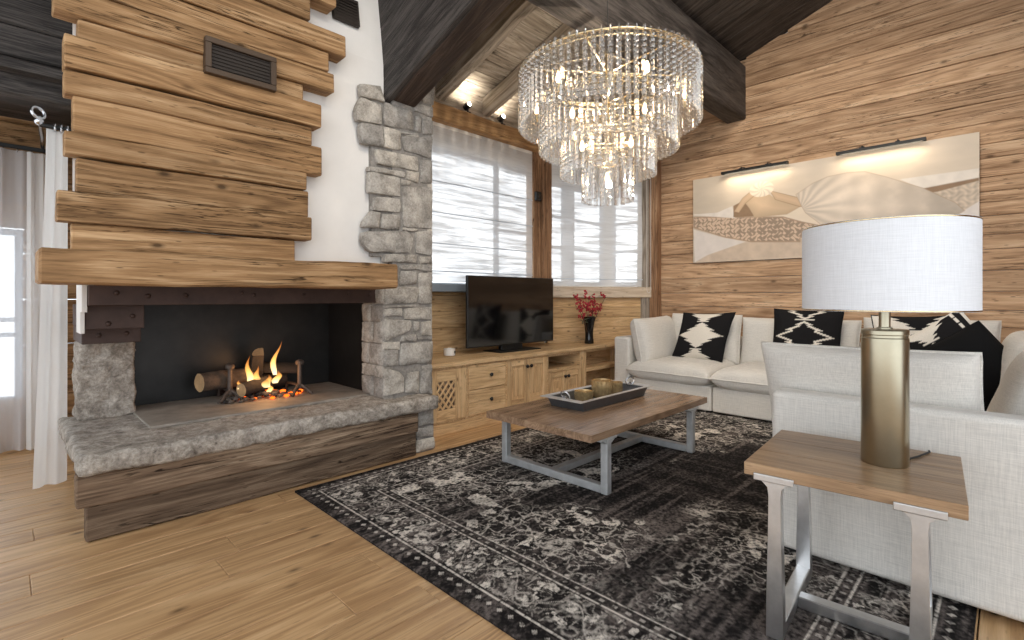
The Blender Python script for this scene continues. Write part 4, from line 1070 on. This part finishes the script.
t = thing('tray', 'long dark grey metal tray with ring handles on the coffee table', 'tray', (3.25, 2.25, .401))
def tray_ring(hw, hd, z): return [(3.25-hw, 2.25-hd, z), (3.25+hw, 2.25-hd, z), (3.25+hw, 2.25+hd, z), (3.25-hw, 2.25+hd, z)]
m = MB(); vs = tray_ring(.405, .145, .401)+tray_ring(.435, .165, .471)+tray_ring(.425, .155, .471)+tray_ring(.395, .135, .409)
fs = [(3, 2, 1, 0)]
for r in range(3):
    for i in range(4): fs.append((r*4+i, r*4+(i+1) % 4, r*4+4+(i+1) % 4, r*4+4+i))
fs.append((12, 13, 14, 15)); m.add(vs, fs); build('body', m, 'traymetal', t)
m = MB(); vs = tray_ring(.420, .150, .470)+tray_ring(.49, .185, .474)+tray_ring(.49, .185, .479)+tray_ring(.418, .148, .476)
fs = []
for r in range(3):
    for i in range(4): fs.append((r*4+i, r*4+(i+1) % 4, r*4+4+(i+1) % 4, r*4+4+i))
for i in range(4): fs.append((12+i, 12+(i+1) % 4, (i+1) % 4, i))
m.add(vs, fs); build('rim', m, 'trayrim', t)
for x, lean in ((2.825, .6), (3.685, -.55)):
    h = MB().ring((x, 2.25, .498), .036, .006, (1, 0, lean), 24, 8); h.tube([(x, 2.235, .476), (x, 2.25, .489), (x, 2.265, .476)], .006, 6); build('ring_handle', h, 'chrome', t, smooth=60)
def votive(lab, x, y, r, h):
    z = .4105
    t = thing('votive_holder', lab, 'candle holder', (x, y, z), 0, 'mercury glass votives on the tray')
    m = MB(); n = 40; prof = [(.35, 0), (.80, .0), (.93, .10), (.99, .4), (1., .8), (1.02, 1.), (.95, 1.), (.92, .8), (.90, .3), (.72, .12), (0.05, .10)]
    vs = []; fs = []
    for k, (a, b) in enumerate(prof):
        for i in range(n):
            an = 2*PI*i/n; rr = r*a*(1+(.025*math.cos(an*20) if 1 < k < 6 else 0)); vs.append((x+rr*math.cos(an), y+rr*math.sin(an), z+h*b))
    for k in range(len(prof)-1):
        for i in range(n): fs.append((k*n+i, k*n+(i+1) % n, (k+1)*n+(i+1) % n, (k+1)*n+i))
    fs.append(tuple(reversed(range(n)))); fs.append(tuple(range((len(prof)-1)*n, len(prof)*n)))
    m.add(vs, fs); build('cup', m, 'mercury', t, smooth=40)
    m = MB().lathe([(0, z+h*.12), (r*.6, z+h*.12), (r*.62, z+h*.35), (r*.1, z+h*.36), (0, z+h*.45)], (x, y, 0), 20, cap=False); build('candle', m, 'white', t, smooth=40)
votive('largest mercury glass votive in the middle of the tray', 3.32, 2.28, .080, .135)
votive('low wide mercury glass votive at the left of the tray', 3.07, 2.27, .070, .085)
votive('small mercury glass votive at the right of the tray', 3.50, 2.27, .056, .10)

# ------------------------------------------------------------------ side table and lamp
RZ = math.radians(4.5)
t = thing('side_table', 'mid oak side table on hammered nickel legs beside the sofa', 'side table', (2.17, .385, .0125), RZ)
def lb(*a, **k): return MB().box(*a, **k)
m = MB()
for a, b in ((-.285, -.096), (-.095, .094), (.095, .285)):
    m.box(a-.0, b, -.285, .31, .557, .600, ch=.0015, axis='y')
build('tabletop', m, 'top2', t, local=True)
for y in (-.178, .215):
    m = MB()
    for x, sg in ((-.248, -1), (.248, 1)):
        # tapering leg widening to a bracket at the top
        secs = [(.0, .027), (.12, .026), (.35, .021), (.49, .019), (.522, .023), (.538, .040), (.546, .062), (.556, .062)]
        vs = []; fs = []
        for z, hw in secs: vs += [(x-.022, y-hw, z), (x+.022, y-hw, z), (x+.022, y+hw, z), (x-.022, y+hw, z)]
        for k in range(len(secs)-1):
            o = k*4
            for i in range(4): fs.append((o+i, o+(i+1) % 4, o+4+(i+1) % 4, o+4+i))
        o = (len(secs)-1)*4; fs += [(3, 2, 1, 0), (o, o+1, o+2, o+3)]; m.add(vs, fs)
        m.box(min(x-sg*.022, x+sg*.030), max(x-sg*.022, x+sg*.030), y-.063, y+.063, .546, .561, ch=.002, axis='y') if False else None
        m.box(x+sg*.032-.011, x+sg*.032+.006, y-.063, y+.063, .545, .570, ch=.002, axis='y')
    m.box(-.240, .240, y-.026, y+.026, .0, .048, ch=.004, axis='x')
    build('leg_frame', m, 'silver', t, local=True, bevel=(.003, 2))
m = MB().box(-.026, .026, -.152, .189, .002, .046, ch=.004, axis='y'); build('stretcher', m, 'silver', t, local=True)

lx, ly = 2.20, .312
t = thing('table_lamp', 'brass column table lamp with a white drum shade', 'lamp', (lx, ly, .613))
m = MB().lathe([(0, .613), (.068, .613), (.070, .617), (.070, 1.055), (.0675, 1.058), (.0675, 1.066), (.070, 1.069), (.070, 1.082), (.0675, 1.086), (.012, 1.088), (0, 1.088)], (lx, ly, 0), 56, cap=False); build('base', m, 'brass', t, smooth=30)
m = MB().lathe([(0, 1.086), (.024, 1.086), (.024, 1.092), (.0175, 1.094), (.0175, 1.165), (.022, 1.167), (.022, 1.21), (0, 1.212)], (lx, ly, 0), 24, cap=False); build('neck', m, 'brass', t, smooth=30)
m = MB().lathe([(.254, 1.152), (.254, 1.452), (.251, 1.452), (.251, 1.152), (.254, 1.152)], (lx, ly, 0), 96, cap=False); sh = build('lamp_shade', m, 'shade', t, smooth=30)
m = MB().ring((lx, ly, 1.155), .2525, .003, n=72, m=6); build('shade_ring', m, 'gold', sh, smooth=60)
m = MB().ring((lx, ly, 1.449), .2525, .003, n=72, m=6); m.ring((lx, ly, 1.44), .022, .003, n=20, m=6)
for k in range(3):
    a = k*2*PI/3+.4; m.tube([(lx+.02*math.cos(a), ly+.02*math.sin(a), 1.44), (lx+.25*math.cos(a), ly+.25*math.sin(a), 1.447)], .002, 6)
build('shade_ring', m, 'gold', sh, smooth=60)
m = MB().lathe([(0, 1.21), (.016, 1.212), (.018, 1.24), (.03, 1.28), (.03, 1.31), (.018, 1.335), (0, 1.34)], (lx, ly, 0), 20, cap=False); build('bulb', m, 'white', t, smooth=60)
m = MB().tube([(lx+.05, ly-.06, .618), (lx+.10, ly-.06, .617), (lx+.16, ly-.08, .617), (2.45, .21, .617), (2.472, .2135, .616), (2.480, .214, .60), (2.480, .214, .3), (2.480, .214, .02)], .0035, 8); build('cord', m, 'black', t, smooth=60)

# ------------------------------------------------------------------ rug
def vnoise(w, h, fx, fy, seed, octs=4):
    r = np.random.RandomState(seed); out = np.zeros((h, w)); amp = 1; tot = 0
    for o in range(octs):
        gx, gy = int(fx*2**o)+3, int(fy*2**o)+3; g = r.rand(gy, gx)
        X = np.linspace(0, gx-2.001, w); Y = np.linspace(0, gy-2.001, h)
        xi, yi = X.astype(int), Y.astype(int); fxx, fyy = X-xi, Y-yi
        fxx = fxx*fxx*(3-2*fxx); fyy = fyy*fyy*(3-2*fyy)
        a = g[yi][:, xi]*(1-fxx)+g[yi][:, xi+1]*fxx; b = g[yi+1][:, xi]*(1-fxx)+g[yi+1][:, xi+1]*fxx
        out += amp*(a*(1-fyy)[:, None]+b*fyy[:, None]); tot += amp; amp *= .55
    return out/tot
RX0, RX1, RY0, RY1, RT = 1.262, 5.35, .085, 3.115, .0118
NX, NY = 760, 560
xx = np.linspace(0, RX1-RX0, NX)[None, :].repeat(NY, 0); yy = np.linspace(0, RY1-RY0, NY)[:, None].repeat(NX, 1)
dist = np.minimum(np.minimum(xx, RX1-RX0-xx), np.minimum(yy, RY1-RY0-yy))
ink = np.array(s2l((29, 27, 27))[:3]); cream = np.array(s2l((222, 213, 202))[:3]); taupe = np.array(s2l((128, 118, 113))[:3])
f1 = vnoise(NX, NY, 52, 38, 1, 2); f2 = vnoise(NX, NY, 22, 16, 2, 4); f3 = vnoise(NX, NY, 92, 68, 3, 2); f4 = vnoise(NX, NY, 30, 60, 13, 2)
fade = vnoise(NX, NY, 6, 5, 5, 4); band = vnoise(NX, NY, 3, 60, 6, 3); wear = vnoise(NX, NY, 330, 280, 7, 2); bandx = vnoise(NX, NY, 70, 3, 12, 2)
v = np.zeros((NY, NX))
line = lambda a, e: np.clip(1.35-np.abs(a)/e, 0, 1)
cont = np.maximum(line(f1-.5, .030), line(f2-.47, .010))
cont = np.maximum(cont, .85*line(f3-.52, .035)*(fade > .50))
cont = np.maximum(cont, .8*line(f4-.5, .030)*(fade < .50))
motif = ((f2 > .635) & (f1 > .46)).astype(float)
inner = dist > .42
v = np.where(inner, np.maximum(cont*np.clip((fade-.42)*5.5, 0.0, 1)*.66, motif*np.clip((fade-.42)*8, 0, 1)*.95), 0)
# corner palmettes and the centre medallion outline in the field
cx, cy = (RX1-RX0)/2, (RY1-RY0)/2
rad = np.hypot((xx-cx)/1.25, (yy-cy)/.8)+.10*np.sin(np.arctan2(yy-cy, xx-cx)*10)+(f2-.5)*.45
v = np.maximum(v, np.where(inner, .6*line(rad-.75, .012)*(fade > .45), 0)); v = np.maximum(v, np.where(inner, .6*line(rad-1.18, .012)*(fade > .45), 0))
# main border: rosettes and twining line between guard stripes
bd = (dist > .12) & (dist < .345)
along = np.where(np.minimum(xx, RX1-RX0-xx) < np.minimum(yy, RY1-RY0-yy), yy, xx)
per = .17; ph = (along % per)/per-.5; cell = np.floor(along/per)
ros = np.hypot(ph*per, dist-.23-.05*np.cos(cell*PI))
v = np.maximum(v, np.where(bd, .8*(ros < .020)*(f3 > .38), 0)); v = np.maximum(v, np.where(bd, .5*line(ros-.042, .005), 0))
v = np.maximum(v, np.where(bd, .6*line(dist-.23-.07*np.sin(along*2*PI/.34), .005), 0))
v = np.maximum(v, np.where(bd, cont*.42, 0)); v = np.maximum(v, np.where(bd & (f3 > .69), .8, 0)); v = np.maximum(v, np.where(bd & (f1 > .74), .7, 0))
for gd, wd in ((.105, .005), (.36, .005), (.415, .0045)): v = np.maximum(v, line(dist-gd, wd)*.95)
gs_ = (dist > .03) & (dist < .095); pg = (along % .06)/.06-.5
v = np.maximum(v, np.where(gs_, .6*((np.abs(pg)*.06+np.abs(dist-.064)) < .015), 0))
gs2 = (dist > .372) & (dist < .405); v = np.maximum(v, np.where(gs2, .45*((np.abs(pg) < .16) & (np.abs(dist-.388) < .010)), 0))
v = np.clip(v*1.15, 0, 1)*np.clip(-.3+2.3*wear, 0, 1)
tp = np.clip((band-.47)*4.5, 0, .8)*np.clip(1.25-(fade-.2)*1.6, .25, 1)+.35*np.clip((bandx-.56)*4, 0, .6)+.5*(wear-.40)
tp = np.clip(tp*(-.25+1.7*wear), 0, .72)
base = ink[None, None]*(1-tp[..., None])+taupe[None, None]*tp[..., None]
col = base*(1-v[..., None])+cream[None, None]*v[..., None]
col = np.concatenate([col, np.ones((NY, NX, 1))], 2)
X = np.linspace(RX0, RX1, NX); Y = np.linspace(RY0, RY1, NY)
P = np.zeros((NY, NX, 3)); P[..., 0] = X[None, :]; P[..., 1] = Y[:, None]; P[..., 2] = RT
ii = np.arange(NX*NY).reshape(NY, NX); q = np.stack([ii[:-1, :-1], ii[:-1, 1:], ii[1:, 1:], ii[1:, :-1]], -1).reshape(-1, 4)
# thickness: a skirt to the floor and a bottom face
per_ = np.concatenate([ii[0, :], ii[1:, -1], ii[-1, -2::-1], ii[-2:0:-1, 0]])
bot = P.reshape(-1, 3)[per_].copy(); bot[:, 2] = .0005
nb = len(per_); o = NX*NY
sk = [(int(per_[(k+1) % nb]), int(per_[k]), o+k, o+(k+1) % nb) for k in range(nb)]
me = bpy.data.meshes.new('rug')
vsall = np.concatenate([P.reshape(-1, 3), bot]); c0 = np.array([(RX0+RX1)/2, (RY0+RY1)/2, 0])
me.from_pydata((vsall-c0).tolist(), [], q.tolist()+sk+[tuple(range(o+nb-1, o-1, -1))])
at = me.attributes.new('col', 'FLOAT_COLOR', 'POINT'); cc = np.concatenate([col.reshape(-1, 4), np.tile(np.array([*ink, 1]), (nb, 1))])
at.data.foreach_set('color', cc.astype(np.float32).ravel()); me.materials.append(M['rug']); me.update()
rug = bpy.data.objects.new('rug', me); rug.location = c0; C.objects.link(rug)
tag(rug, 'large distressed black and cream patterned rug under the coffee table', 'rug')

# ------------------------------------------------------------------ painting on the clad wall
PD={'cush':[(0.003,0.585),(0.115,0.574),(0.183,0.629),(0.196,0.486),(0.003,0.574)],'hair':[(0.188,0.628),(0.232,0.677),(0.272,0.6),(0.276,0.485),(0.188,0.499)],'back':[(0.24,0.642),(0.272,0.737),(0.342,0.701),(0.371,0.63),(0.464,0.539),(0.408,0.467),(0.28,0.469),(0.256,0.584)],'arm':[(0.192,0.563),(0.228,0.7),(0.264,0.767),(0.282,0.723),(0.24,0.642),(0.212,0.545)],'arm2':[(0.342,0.742),(0.447,0.634),(0.481,0.533),(0.457,0.537),(0.364,0.642)],'drape':[(0.464,0.539),(0.443,0.665),(0.505,0.759),(0.558,0.804),(0.62,0.815),(0.68,0.80),(0.74,0.728),(0.854,0.571),(0.938,0.415),(0.962,0.339),(0.933,0.293),(0.718,0.206),(0.545,0.303),(0.478,0.466)],'band':[(0.003,0.551),(0.393,0.445),(0.464,0.372),(0.545,0.303),(0.457,0.206),(0.457,0.168),(0.264,0.205),(0.149,0.281),(0.003,0.426)],'cloth':[(0.003,0.403),(0.149,0.271),(0.24,0.209),(0.071,0.086),(0.008,0.006)],'beige':[(0.24,0.209),(0.532,0.191),(0.881,0.118),(0.881,-0.033),(0.457,0.006),(0.008,-0.002),(0.071,0.086)],'bol':[(0.849,0.572),(0.999,0.609),(0.999,0.582),(0.896,0.527),(0.862,0.525)],'pat':[(0.875,0.52),(0.999,0.582),(0.999,0.408),(0.958,0.34),(0.896,0.456)],'tri':[(1.0,0.407),(1.0,0.045),(0.809,0.169),(0.938,0.298)],'light':[(0.786,0.684),(0.999,0.689),(0.999,0.609),(0.849,0.572)]}
PW, PH = 420, 170
U = np.linspace(0, 1, PW)[None, :].repeat(PH, 0); W = np.linspace(0, 1, PH)[:, None].repeat(PW, 1); AS = 2.6
def sd_poly(poly):  # signed distance, negative inside, in canvas-height units
    p = [(a*AS, b) for a, b in poly]; x = U*AS; y = W
    d = np.full(x.shape, 9.); ins = np.zeros(x.shape, bool)
    for i in range(len(p)):
        (ax, ay), (bx, by) = p[i], p[(i+1) % len(p)]
        ex, ey = bx-ax, by-ay; k = np.clip(((x-ax)*ex+(y-ay)*ey)/(ex*ex+ey*ey+1e-9), 0, 1)
        d = np.minimum(d, np.hypot(x-ax-ex*k, y-ay-ey*k))
        c = ((ay > y) != (by > y)) & (x < (bx-ax)*(y-ay)/(by-ay+1e-12)+ax); ins ^= c
    return np.where(ins, -d, d)
lin = lambda c: np.array(s2l(c)[:3])
pn = vnoise(PW, PH, 4, 5, 21, 5); pn2 = vnoise(PW, PH, 40, 16, 22, 4)
img = lin((226, 210, 190))[None, None]*(.80+.35*pn[..., None])
img = img*(1-.35*np.clip(.22-U, 0, 1)[..., None]*3)
def put(sd, colr, soft=.008):
    global img
    k = np.clip(.5-sd/soft, 0, 1)[..., None]; img = img*(1-k)+colr*k
def shade(base, f): return lin(base)[None, None]*f[..., None]
put(sd_poly(PD['light']), shade((234, 224, 212), .9+.2*pn2)); put(sd_poly(PD['bol']), shade((150, 124, 100), .9+.2*pn2))
scroll = .5+.5*np.sin(AS*U*60+2*np.sin(W*60))*np.sin(W*62+2*np.sin(AS*U*55))
put(sd_poly(PD['pat']), shade((214, 196, 176), .72+.4*scroll)); put(sd_poly(PD['tri']), shade((232, 222, 214), .9+.15*pn2))
put(sd_poly(PD['beige']), shade((206, 186, 166), .85+.3*pn2)); put(sd_poly(PD['cloth']), shade((224, 214, 206), .92+.16*pn2))
put(sd_poly(PD['band']), shade((196, 172, 150), .62+.62*(scroll > .52)*(.8+.3*pn2))); put(np.abs(sd_poly(PD['band']))-.006, shade((176, 150, 128), 1+0*U))
put(sd_poly(PD['cush']), shade((232, 222, 212), .85+.25*pn2)); put(sd_poly(PD['hair']), shade((150, 124, 100), .8+.4*pn2))
sb = sd_poly(PD['back']); put(sb, shade((224, 196, 164), .74+.30*np.clip(-sb*7, 0, 1)+.22*np.clip((W-.55)*2, -.5, .5)))
for k in ('arm', 'arm2'):
    s_ = sd_poly(PD[k]); put(np.abs(s_)-.004, shade((150, 118, 88), 1+0*U)); put(s_, shade((222, 192, 160), .8+.34*np.clip(-s_*9, 0, 1)))
sdp = sd_poly(PD['drape']); ang = np.arctan2(W-.50, (U-.455)*AS); fold = .5+.5*np.sin(ang*21+5*pn); fold2 = .5+.5*np.sin(U*AS*30+5*pn+3*W)
put(np.abs(sdp)-.004, shade((178, 152, 128), 1+0*U))
put(sdp, shade((232, 216, 198), .70+.22*fold*np.clip(1.25-np.hypot((U-.455)*AS, W-.5)*1.1, .12, 1)+.20*fold2*pn2*np.clip((U-.52)*8, 0, 1)-.16*np.clip((U-.62)*3, 0, 1)*np.clip((.75-W)*3, 0, 1)+.16*np.clip(-sdp*5, 0, 1)))
for cu, cw in ((.307, .775),):
    rr = np.hypot((U-cu)*AS/.13, (W-cw)/.085); an = np.arctan2((W-cw), (U-cu)*AS); put((rr-1)*.1, shade((236, 222, 202), .78+.28*np.abs(np.sin(an*5+rr*3))))
img = np.clip(img, 0, 1)
PX = 6.19; Y0, Y1, Z0, Z1 = 2.86, .184, 1.634, 2.69
PP = np.zeros((PH, PW, 3)); PP[..., 0] = PX; PP[..., 1] = Y0+(Y1-Y0)*U; PP[..., 2] = Z0+(Z1-Z0)*W
ii = np.arange(PW*PH).reshape(PH, PW); q = np.stack([ii[:-1, :-1], ii[1:, :-1], ii[1:, 1:], ii[:-1, 1:]], -1).reshape(-1, 4)
t = thing('painting', 'wide beige canvas of a reclining draped figure on the clad wall', 'painting', (PX, (Y0+Y1)/2, Z0))
me = bpy.data.meshes.new('canvas'); lc = np.array([PX, (Y0+Y1)/2, Z0]); me.from_pydata((PP.reshape(-1, 3)-lc).tolist(), [], q[:, ::-1].tolist())
at = me.attributes.new('col', 'FLOAT_COLOR', 'POINT'); at.data.foreach_set('color', np.concatenate([img.reshape(-1, 3), np.ones((PW*PH, 1))], 1).astype(np.float32).ravel())
me.materials.append(M['paint']); me.update(); ob = bpy.data.objects.new('canvas', me); C.objects.link(ob); ob.parent = t
m = MB().box(PX+.001, PX+.035, Y1, Y0, Z0, Z1, ch=.002); build('stretcher_frame', m, 'white', t)
for lab, ya, yb in (('black picture light bar over the left half of the painting', 1.73, 2.46), ('black picture light bar over the right half of the painting', .547, 1.273)):
    t = thing('picture_light', lab, 'picture light', (6.1, (ya+yb)/2, 2.70), 0, 'picture lights above the painting')
    m = MB(); m.box(6.075, 6.125, ya, yb, 2.694, 2.702, ch=.001); m.box(6.072, 6.079, ya, yb, 2.672, 2.702, ch=.001); m.box(6.118, 6.125, ya, yb, 2.672, 2.702, ch=.001); m.box(6.075, 6.125, ya, ya+.006, 2.672, 2.702, ch=.001); m.box(6.075, 6.125, yb-.006, yb, 2.672, 2.702, ch=.001); build('housing', m, 'black', t)
    m = MB().box(6.09, 6.112, ya+.02, yb-.02, 2.684, 2.692, ch=.001); build('led_strip', m, 'ledstrip', t)
    for f in (.3, .7):
        y = ya+(yb-ya)*f; m = MB(); m.tube([(6.10, y, 2.70), (6.12, y, 2.73), (6.24, y, 2.745)], .006, 8); m.lathe([(0, -.004), (.02, -.004), (.02, .004), (0, .004)], (6.10, y, 2.708), 12, cap=False); build('arm', m, 'black', t, smooth=50)
    ld = bpy.data.lights.new('picture_light_glow', 'AREA'); ld.shape = 'RECTANGLE'; ld.size = .03; ld.size_y = yb-ya-.06; ld.energy = .9; ld.color = (1, .84, .62); ld.spread = math.radians(150)
    lo = bpy.data.objects.new('picture_light_glow', ld); lo.location = (6.10-WL[t.name].x, 0, 2.680-2.70); lo.rotation_euler = (0, math.radians(-28), 0); C.objects.link(lo); lo.parent = t

# ------------------------------------------------------------------ chandelier
CX, CY = 3.16, 2.12
t = thing('chandelier', 'large tiered crystal rod chandelier hanging from the roof', 'chandelier', (CX, CY, 1.92))
TIERS = [(.632, 2.865, 2.455, 76), (.478, 2.635, 2.27, 57), (.322, 2.435, 2.09, 38), (.160, 2.24, 1.905, 19)]
for R, z, zb, n in TIERS:
    m = MB().ring((CX, CY, z), R, .009, n=96, m=8); m.ring((CX, CY, z-.035), R-.004, .005, n=96, m=6); build('ring', m, 'gold', t, smooth=60)
m = MB()
for k in range(3):
    a = k*PI/3+.35
    for (R, z), rr in (((TIERS[0][0], TIERS[0][1]), .008), ((TIERS[1][0], TIERS[1][1]), .007), ((TIERS[2][0], TIERS[2][1]), .006)):
        m.tube([(CX-R*math.cos(a), CY-R*math.sin(a), z), (CX+R*math.cos(a), CY+R*math.sin(a), z)], rr, 8)
m.tube([(CX, CY, 2.22), (CX, CY, 3.0)], .012, 10)
for k in range(6):
    a = k*PI/3+.35
    m.tube([(CX+.632*math.cos(a), CY+.632*math.sin(a), 2.865), (CX, CY, 3.0)], .003, 6)
build('frame', m, 'gold', t, smooth=60)
m = MB().tube([(CX, CY, 3.0), (CX, CY, roof_z(CY))], .0025, 8); m.lathe([(0, 0), (.06, 0), (.06, .02), (.02, .05), (0, .05)], (CX, CY, roof_z(CY)-.07), 24, cap=False); build('cable', m, 'black', t, smooth=60)
def rod_mesh(Ln):
    m = MB(); K = []; r = .0225
    # three-lobed glass rod, rounded foot
    n = 9
    prof = []
    for i in range(n):
        a = 2*PI*i/n; rr = r*(1 if i % 3 == 0 else .62); prof.append((rr*math.cos(a), rr*math.sin(a)))
    S = max(6, int(Ln/.034)); zs = [(0, .55), (-.006, 1)]
    for i in range(1, S): zs += [(-Ln*(i-.30)/S, 1), (-Ln*i/S, .80)]
    zs += [(-Ln+.006, 1), (-Ln, .6)]
    vs = []; fs = []
    for z, k in zs: vs += [(x*k, y*k, z) for x, y in prof]
    Z = len(zs)
    for k in range(Z-1):
        for i in range(n): fs.append((k*n+i, k*n+(i+1) % n, (k+1)*n+(i+1) % n, (k+1)*n+i))
    fs.append(tuple(range(n))); fs.append(tuple(reversed(range((Z-1)*n, Z*n))))
    m.add(vs, [f[::-1] for f in fs])
    # glass hook over the ring
    hk = [(0, 0, -.004), (0, 0, .028), (-.014, 0, .036), (-.022, 0, .02)]
    m.tube(hk, .007, 6)
    m.cm = 1; m.ring((0, 0, -.012), .0125, .0025, n=10, m=4)
    return m
allrods = []
fw = V((math.cos(math.radians(44.6)), math.sin(math.radians(44.6)), 0))
for ti, (R, z, zb, n) in enumerate(TIERS):
    for k in range(n):
        a = 2*PI*(k+.5)/n; p = V((CX+(R+.012)*math.cos(a), CY+(R+.012)*math.sin(a), z-.012)); allrods.append((p.dot(fw), ti, a, p))
allrods.sort(key=lambda q: q[0])
protos = []
for ti, (R, z, zb, n) in enumerate(TIERS):
    m = rod_mesh(z-.012-zb); me = bpy.data.meshes.new('crystal_rod'); me.from_pydata(m.v, [], m.f); me.materials.append(M['crystal']); me.materials.append(M['gold'])
    me.polygons.foreach_set('material_index', np.array(m.mi, dtype=np.int32)); me.update(); protos.append((me, m))
rest = MB()
for i, (dp, ti, a, p) in enumerate(allrods):
    if i < 100:
        o = bpy.data.objects.new('crystal_rod', protos[ti][0]); C.objects.link(o); o.parent = t; o.location = p-WL[t.name]; o.rotation_euler = (0, 0, a)
    else:
        m = protos[ti][1]; Rm = Matrix.Rotation(a, 3, 'Z'); rest.cm = 0; o0 = len(rest.mi)
        rest.add([p+Rm @ V(v) for v in m.v], m.f); rest.mi[o0:] = m.mi
o = build('crystal_rod_far_side', rest, ['crystal', 'gold'], t); o['kind'] = 'stuff'
BULBS = [(.55, .9, 2.66), (.55, 2.0, 2.66), (.55, 3.1, 2.66), (.55, 4.2, 2.66), (.55, 5.3, 2.66), (.55, 6.2, 2.66), (.36, 1.4, 2.48), (.36, 3.0, 2.48), (.36, 4.5, 2.48), (.36, 5.9, 2.48), (.2, .5, 2.30), (.2, 2.6, 2.30), (.2, 4.7, 2.30), (.0, 0, 2.08)]
for r, a, z in BULBS:
    x, y = CX+r*math.cos(a), CY+r*math.sin(a)
    m = MB().lathe([(0, z-.03), (.010, z-.028), (.017, z-.005), (.014, z+.02), (.006, z+.045), (0, z+.05)], (x, y, 0), 12, cap=False); bo = build('bulb', m, 'bulb', t, smooth=60)
    m = MB().tube([(x, y, z-.03), (x, y, z-.09)], .010, 8); build('lamp_holder', m, 'gold', bo, smooth=60)
for (x, y, z, e) in ((CX+.02, CY, 2.72, 34), (CX, CY-.02, 2.05, 8)):
    ld = bpy.data.lights.new('chandelier_glow', 'POINT'); ld.energy = e; ld.color = (1, .86, .68); ld.shadow_soft_size = .02
    lo = bpy.data.objects.new('chandelier_glow', ld); lo.location = V((x, y, z))-WL[t.name]; C.objects.link(lo); lo.parent = t

# spotlights between the rafters
for k, (x, y, z) in enumerate(((3.42, 4.02, 3.20), (3.92, 4.02, 3.20))):
    lab = ('spotlight on the head beam above the left blind, nearer the stone pillar', 'spotlight on the head beam above the left blind, nearer the chandelier')[k]
    t = thing('spotlight', lab, 'spotlight', (x, y, 3.115), 0, 'spotlights on the head beam')
    m = MB(); m.lathe([(0, 3.116), (.035, 3.116), (.035, 3.126), (.008, 3.128), (.008, 3.17)], (x, y, 0), 16, cap=False); m.tube([(x, y+.045, 3.185), (x, y-.02, z+.01)], .032, 16); build('body', m, 'black', t, smooth=40)
    q = V((x, y-.022, z+.0105)); m = MB(); m.ball(q, .022, 12, (1, .35, 1)); build('lens', m, 'spot', t, smooth=60)
    ld = bpy.data.lights.new('spotlight_glow', 'SPOT'); ld.energy = 7; ld.color = (1, .90, .74); ld.spot_size = math.radians(130); ld.spot_blend = .8; ld.shadow_soft_size = .03
    lo = bpy.data.objects.new('spotlight_glow', ld); lo.location = V((x, y-.06, z+.02))-WL[t.name]; lo.rotation_euler = (math.radians(150), 0, 0); C.objects.link(lo); lo.parent = t
# added fill lights without fixtures, unseen above the picture, brightening the far walls
for (loc, aim, e, cone) in (((3.3, .9, 4.4), (6.2, 1.8, 1.2), 250, 110), ((2.1, 1.1, 4.35), (4.4, 4.2, 1.8), 460, 90), ((.7, .9, 4.35), (1.3, 3.3, 1.5), 75, 100)):
    ld = bpy.data.lights.new('fill_spot', 'SPOT'); ld.energy = e; ld.color = (1, .90, .77); ld.spot_size = math.radians(cone); ld.spot_blend = 1; ld.shadow_soft_size = .7
    lo = bpy.data.objects.new('fill_spot', ld); lo.location = loc; lo.rotation_euler = (V(aim)-V(loc)).to_track_quat('-Z', 'Y').to_euler(); C.objects.link(lo)
# fire glow
ld = bpy.data.lights.new('fire_glow', 'POINT'); ld.energy = 2; ld.color = (1, .5, .2); ld.shadow_soft_size = .08
lo = bpy.data.objects.new('fire_glow', ld); lo.location = (1.36, 3.86, .66); C.objects.link(lo)

# ------------------------------------------------------------------ daylight, camera, exposure
w = bpy.data.worlds.new('overcast'); bpy.context.scene.world = w; w.use_nodes = True
nt = w.node_tree; nt.nodes.clear(); bg = N(nt, 'ShaderNodeBackground', i_Strength=1.4); bg.inputs[0].default_value = (.89, .945, 1, 1); L(nt, bg.outputs[0], N(nt, 'ShaderNodeOutputWorld').inputs[0])

cd = bpy.data.cameras.new('camera'); cam = bpy.data.objects.new('camera', cd); C.objects.link(cam); bpy.context.scene.camera = cam
cd.sensor_width = 36; cd.lens = 503/1024*36; cd.shift_y = -(320-297)/1024; cd.clip_start = .05
cam.location = (0, 0, 1.2); cam.rotation_euler = (PI/2, 0, math.radians(44.6-90))
sc = bpy.context.scene
sc.view_settings.view_transform = 'Standard'; sc.view_settings.look = 'None'; sc.view_settings.gamma = 1; sc.view_settings.use_curve_mapping = False
sc.view_settings.exposure = .68
cy = sc.cycles; cy.use_denoising = True; cy.max_bounces = 10; cy.diffuse_bounces = 4; cy.glossy_bounces = 4; cy.transmission_bounces = 8; cy.transparent_max_bounces = 48; cy.sample_clamp_indirect = 6; cy.caustics_reflective = False; cy.caustics_refractive = False
